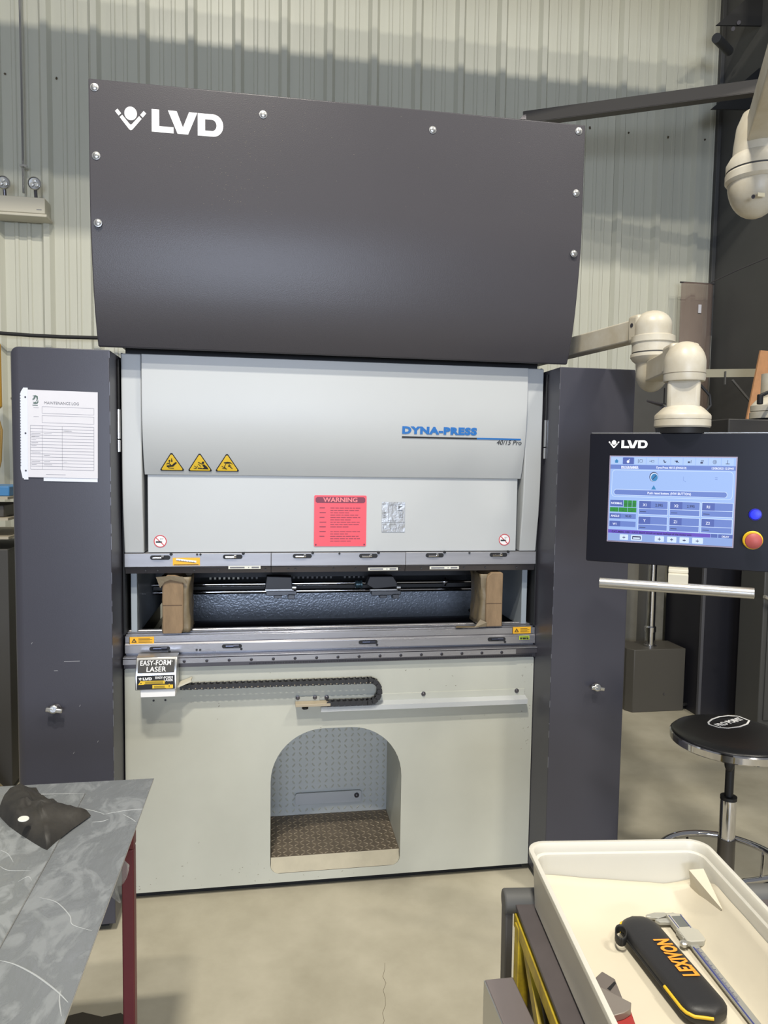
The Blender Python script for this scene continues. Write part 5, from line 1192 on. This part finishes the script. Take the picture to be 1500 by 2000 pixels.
fs += [tuple(range(k)), tuple(range((n-1)*k, n*k))]; mb.add(vs, fs); mb.build('tub_shell', M_TUB, TUB, smooth=40)
# liner: curls up at the back and along the right
zf = -THH+.0045
def liner(u, v):
    x_ = .028+(TW-.054)*u; y_ = .032+(TD-.064)*v; z = zf
    bb_ = max(0, 1-v*TD/.075); z += (.062-.030*u)*bb_**1.6; y_ -= .012*bb_
    rr2 = max(0, (u-.80)/.20); z += .078*rr2**1.3*min(1, .25+v*TD/.09); x_ += .010*rr2
    z += .0015*noise.noise(Vector((u*5, v*8, 0)))
    return T(x_, y_, z)
mb = MB(); mb.grid(liner, 40, 50)
ln = tag(mb.build('liner_sheet', M_LINER, solid=.0012, smooth=60), 'cream liner sheet curling up the sides inside the tub', 'liner')
zl0 = ZR-THH+.006
fA, fB, fC, fD, fE = P(1346, 1699, 'Z', zl0+.082), P(1374, 1697, 'Z', zl0+.088), P(1352, 1758, 'Z', zl0+.010), P(1410, 1775, 'Z', zl0+.062), P(1392, 1800, 'Z', zl0+.012)
mb = MB(); mb.add([fA, fB, fC, fD, fE], [(0, 1, 3), (0, 3, 4, 2)])
tag(mb.build('liner_fold', M_LINER, solid=.0015, smooth=0), 'pointed folded corner of cream liner in the far right of the tub', 'liner')
zfl = ZR-THH+.008     # top of liner

# cart
CT = thing('tool_cart', 'yellow framed steel cart with a dark top under the tub', 'cart', T(.2, .3, -ZR))
zc = ZR-THH-.001
def C(u, v, z): return T(u, v, z-ZR)
mb = MB(); q = [C(-.024, .004, zc-.008), C(.60, .004, zc-.008), C(.60, .80, zc-.008), C(-.024, .80, zc-.008)]; mb.add(q+[p+Vector((0, 0, .008)) for p in q], [(0, 3, 2, 1), (4, 5, 6, 7), (0, 1, 5, 4), (1, 2, 6, 5), (2, 3, 7, 6), (3, 0, 4, 7)]); mb.build('top_plate', mat('cart_top_steel', (84, 78, 78), .45, var=.1, vscale=8), CT, bevel=.001)
mb = MB(); mb.bar(C(-.020, .004, zc-.036), C(-.020, .80, zc-.036), .010, .030); mb.build('edge_rail', M_YPAINT, CT, bevel=.001)
for lu_ in (-.014, .56):
    for lv_ in (.035, .77): mb = MB(); mb.bar(C(lu_, lv_, zc-.03), C(lu_, lv_, .0), .026, .026, up=(0, 1, 0)); mb.build('leg', M_YPAINT, CT, bevel=.002)
mb = MB(); mb.bar(C(-.014, .05, zc-.035), C(-.014, .46, zc-.36), .012, .030, up=(0, 0, 1)); mb.build('brace', M_YPAINT, CT, bevel=.001)
mb = MB(); mb.bar(C(-.001, .04, zc-.30), C(-.001, .77, zc-.30), .004, .50); mb.build('side_panel', mat('cart_side', (32, 34, 44), .5), CT)
mb = MB(); mb.bar(C(-.03, .02, .03), C(.57, .02, .03), .03, .03); mb.bar(C(-.03, .78, .03), C(.57, .78, .03), .03, .03); mb.build('bottom_rail', M_YPAINT, CT)
# handle roll at the far left corner
mb = MB(); h0 = C(-.045, -.010, zc-.006); mb.cyl(h0, C(.56, -.010, zc-.006), .024, n=24); mb.build('push_handle', mat('grey_foam_grip', (88, 88, 86), .6), CT, bevel=.004)
mb = MB(); mb.bar(C(-.036, -.01, zc-.01), C(-.036, -.004, zc-.20), .016, .03, up=(0, 1, 0)); mb.build('handle_arm', mat('grey_arm', (74, 72, 70), .5), CT, bevel=.003)
# stainless block lower left of cart
ZB = .66; q1 = P(947, 1913, 'Z', ZB); q2 = P(1004, 1912, 'Z', ZB)
mb = MB(); mb.box(q1.x, q1.y-.32, 0, q2.x, q1.y, ZB)
sbk = tag(mb.build('steel_box', mat('brushed_stainless', (150, 140, 138), .32, metal=.6, var=.05, vscale=5), bevel=.002), 'brushed steel box beside the cart at the bottom edge', 'box')
mb = MB(); mb.box(q1.x-.002, q1.y-.32, .2, q1.x, q1.y+.0, ZB-.002); mb.build('side_flange', M_ZINC, sbk)

# knife case
def basis(px0, px1, z):
    a, b = P(*px0, 'Z', z), P(*px1, 'Z', z); d = (b-a); L_ = d.length; d.normalize(); return a, b, d, Vector((0, 0, 1)).cross(d), L_
hK = .034
a, b_, dK, sK, LK = basis((1245, 1810), (1402, 2001), zfl+.018)
KC = thing('knife_case', 'long black zip case with orange lettering lying in the tub', 'case', (a.x, a.y, zfl))
wK = .039; a = a-dK*.0
# rounded capsule section lofted
mb = MB(); nsec = 26; prof = []; nn_ = 24
Lc = LK+.012
for i in range(nsec+1):
    t = i/nsec; s = t*Lc; e0 = min(1, s/.034); e1 = min(1, (Lc-s)/.03); e = math.sqrt(max(0, 1-(1-min(e0, e1))**2))*.97+.03
    hh2 = .5*hK*(.55+.45*e)
    for j in range(nn_):
        th = 2*math.pi*j/nn_; c_, s_ = math.cos(th), math.sin(th)
        x_ = wK*e*math.copysign(abs(c_)**.7, c_); z_ = hh2*math.copysign(abs(s_)**.75, s_)
        prof.append(Vector((a.x, a.y, zfl+hK/2))+dK*(s-.02)+sK*x_+Vector((0, 0, z_)))
fs = [(i*nn_+j, i*nn_+(j+1) % nn_, (i+1)*nn_+(j+1) % nn_, (i+1)*nn_+j) for i in range(nsec) for j in range(nn_)]+[tuple(range(nn_-1, -1, -1)), tuple(range(nsec*nn_, (nsec+1)*nn_))]
mb.add(prof, fs); mb.build('case_shell', mat('black_ballistic', (34, 34, 36), .5, bump=.5, bscale=500), KC, smooth=60)
mb = MB(); zz = zfl+hK/2
loop = []
for i in range(nsec+1):
    t = i/nsec; s = t*Lc; e = math.sqrt(max(0, 1-(1-min(1, s/.034, (Lc-s)/.03))**2))*.97+.03; loop.append(Vector((a.x, a.y, zz))+dK*(s-.02)-sK*(wK*e+.0006))
# which side faces the camera's left: choose the one with smaller x
if (loop[10]-Vector((a.x, a.y, zz))).dot(Vector((-1, -.4, 0))) < 0: loop = [Vector((a.x, a.y, zz))+dK*(Lc*i/nsec-.02)+sK*(wK*(math.sqrt(max(0, 1-(1-min(1, Lc*i/nsec/.034, (Lc-Lc*i/nsec)/.03))**2))*.97+.03)+.0006) for i in range(nsec+1)]
for seg_, mt, nm in ((loop, mat('black_zip', (20, 20, 20), .6), 'zip'), (loop[:4], mat('zip_yellow', (214, 176, 40), .5), 'zip_end'), (loop[-9:], mat('zip_yellow', (214, 176, 40), .5), 'zip_piping')):
    q = MB(); q.tube([p+(Vector((0, 0, .004)) if nm != 'zip' else Vector()) for p in seg_], .0022 if nm == 'zip' else .0028, n=8); q.build(nm, mt, KC, smooth=60)
# lettering, read from the near end towards the far end
ft = (P(1356, 1908, 'Z', zfl+hK+.001), -dK, -sK, Vector((0, 0, 1)))
ye = (P(1285, 1838, 'Z', zfl+hK+.001)-ft[0]).dot(ft[1]); 
mb = MB(); ft = (ft[0]-ft[2]*.010, *ft[1:]); mb.text('LEXIVON', .038, ft, bold=.0016, lift=.0004, fit=ye*1.05, spacing=1.08, shear=.2); mb.build('case_lettering', mat('orange_print', (240, 150, 50), .5), KC, smooth=0, label='orange LEXIVON lettering')
# pull strap
q0 = loop[2]+Vector((0, 0, .004)); lf = P(1213, 1850, 'Z', zfl+.012)
mb = MB(); dirl = (lf-q0); c1_ = q0+dirl*.5
def strap(u, v):
    t = u*2*math.pi; ctr_ = q0+dirl*.62
    return ctr_+dirl.normalized()*.016*math.cos(t)+Vector((0, 0, 1)).cross(dirl.normalized())*(.010*math.sin(t))+Vector((0, 0, .0+.016*(v)))
mb.grid(strap, 24, 3); mb.build('pull_strap', M_RUBBER, KC, solid=.0018, smooth=60)
mb = MB(); mb.tube([q0, q0+dirl*.3+Vector((0, 0, .004))], .004, n=8); mb.build('zip_pull', mat('zip_brass', (170, 150, 60), .3, metal=.7), KC)

# digital caliper
zc_ = zfl+.002
a, b_, dC, sC, LC_ = basis((1312, 1790), (1478, 2000), zc_+.006)
CA = thing('digital_caliper', 'silver digital caliper lying beside the black case in the tub', 'caliper', (a.x, a.y, zc_))
def K(s, t, z): return Vector((a.x, a.y, zc_))+dC*s+sC*t+Vector((0, 0, z))
rgt = 1 if sC.x > 0 else -1     # +t to the right
def KB(mb, s0, s1, t0, t1, z0, z1):
    q = [K(s0, t0*rgt, z0), K(s1, t0*rgt, z0), K(s1, t1*rgt, z0), K(s0, t1*rgt, z0)]; mb.add(q+[p+Vector((0, 0, z1-z0)) for p in q], [(0, 3, 2, 1), (4, 5, 6, 7), (0, 1, 5, 4), (1, 2, 6, 5), (2, 3, 7, 6), (3, 0, 4, 7)])
def KP(mb, pts, z0, z1):
    k = len(pts); q = [K(s, t*rgt, z0) for s, t in pts]; mb.add(q+[p+Vector((0, 0, z1-z0)) for p in q], [tuple(range(k-1, -1, -1)), tuple(range(k, 2*k))]+[(i, (i+1) % k, k+(i+1) % k, k+i) for i in range(k)])
M_CAL = mat('satin_tool_steel', (170, 170, 164), .35, metal=.5)
mb = MB(); KB(mb, -.012, LC_+.05, -.008, .008, .002, .006); beam = mb.build('beam', M_CAL, CA, bevel=.0006)
mb = MB(); KB(mb, .09, LC_+.05, -.0062, -.0036, .0062, .0066)
mb.build('scale_stripe', mat('scale_blue', (52, 60, 120), .45), beam)
mb = MB()
for k in range(60):
    s = .095+.0022*k
    if s < LC_+.04: KB(mb, s, s+.0006, -.0036, .0005 if k % 5 else .0036, .0062, .0066)
mb.build('scale_marks', mat('scale_ink', (90, 94, 130), .5), beam, smooth=0, stuff=True)
mb = MB(); KP(mb, [(-.012, -.008), (-.002, -.008), (.004, -.030), (-.002, -.052), (-.008, -.050), (-.014, -.030)], .002, .007); mb.build('outer_jaw', M_CAL, CA, bevel=.0006)
mb = MB(); KP(mb, [(-.014, .008), (-.002, .008), (-.002, .014), (-.005, .032), (-.010, .014)], .002, .0055); mb.build('inner_jaw', M_CAL, CA, bevel=.0005)
mb = MB(); KP(mb, [(.006, -.010), (.020, -.010), (.018, -.034), (.010, -.040), (.007, -.034)], .002, .008); mb.build('sliding_jaw', M_CAL, CA, bevel=.0006)
M_CALB = mat('calliper_body_grey', (168, 166, 156), .5)
mb = MB(); KP(mb, [(.000, -.013), (.080, -.013), (.084, -.006), (.084, .020), (.078, .026), (.052, .026), (.046, .019), (.006, .017), (.0, .010)], .001, .013); mb.build('slider_body', M_CALB, CA, bevel=.0015)
mb = MB(); KB(mb, .010, .042, -.006, .013, .0132, .0136); mb.build('display', mat('lcd_grey', (92, 96, 96), .2), CA)
mb = MB(); KB(mb, .006, .046, .0135, .0150, .0132, .0136); KB(mb, .006, .046, -.0105, -.0090, .0132, .0136); mb.build('display_trim', mat('scale_blue', (52, 60, 120), .45), CA)
for k in range(7):
    mb = MB(); KB(mb, .046+.004*k, .048+.004*k, -.0155, -.012, .002, .012); mb.build('grip_rib', M_CALB, CA)
mb = MB(); mb.lathe([(.006, -.001), (.0075, .001), (.0075, .006), (.005, .008)], K(.080, -.018*rgt, .003), n=20); mb.build('thumb_wheel', M_ALU, CA)

# grey angle blocks on a red block
zb3 = zfl+.002
def pslab(name, pix, z0, z1, m, label, cat, bev=.001):
    q = [P(x, y, 'Z', z1) for x, y in pix]; k = len(q); mb = MB(); mb.add([Vector((p.x, p.y, z0)) for p in q]+q, [tuple(range(k-1, -1, -1)), tuple(range(k, 2*k))]+[(i, (i+1) % k, k+(i+1) % k, k+i) for i in range(k)])
    return tag(mb.build(name, m, bevel=bev), label, cat)
M_BLK = mat('dull_ground_steel', (122, 114, 108), .45, metal=.4, var=.06, vscale=14)
pslab('steel_angle_block', [(1164, 1908), (1176, 1897), (1201, 1912), (1217, 1952), (1190, 1960), (1168, 1930)], zb3, zb3+.030, M_BLK, 'upper grey steel block with a notched face lying in the tub', 'block')
pslab('steel_angle_block', [(1172, 1927), (1233, 1958), (1232, 1970), (1219, 1978), (1196, 1984), (1180, 1955)], zb3+.0305, zb3+.042, mat('bright_ground_steel', (142, 134, 126), .4, metal=.4), 'lower grey steel block lying across the notched one', 'block')
nb = bpy.data.objects['steel_angle_block']; WM[nb.name] = Matrix.Identity(4)
q = [P(x, y, 'Z', zb3+.0302) for x, y in ((1186, 1931), (1200, 1917), (1203, 1921), (1192, 1935))]; mb = MB(); mb.add(q+[v+Vector((0, 0, .0006)) for v in q], [(0, 3, 2, 1), (4, 5, 6, 7), (0, 1, 5, 4), (1, 2, 6, 5), (2, 3, 7, 6), (3, 0, 4, 7)]); mb.build('notch', M_BLACK, nb, smooth=0)
pslab('red_clamp', [(1194, 1986), (1232, 1972), (1252, 2030), (1214, 2040)], zb3, zb3+.030, mat('clamp_red', (150, 48, 46), .45), 'red painted clamp body at the bottom edge of the tub', 'clamp', .002)

for o in bpy.data.objects:
    k = o.name.split('.')[0]
    if o.parent is None and k in ('sheet_metal', 'wooden_block', 'steel_angle_block'):
        o['group'] = {'sheet_metal': 'filmed sheets on the table', 'wooden_block': 'waxed paper blocks in the press throat', 'steel_angle_block': 'steel blocks in the tub'}[k]
print('objects', len(bpy.data.objects), 'tris', sum(len(m.polygons) for m in bpy.data.meshes))
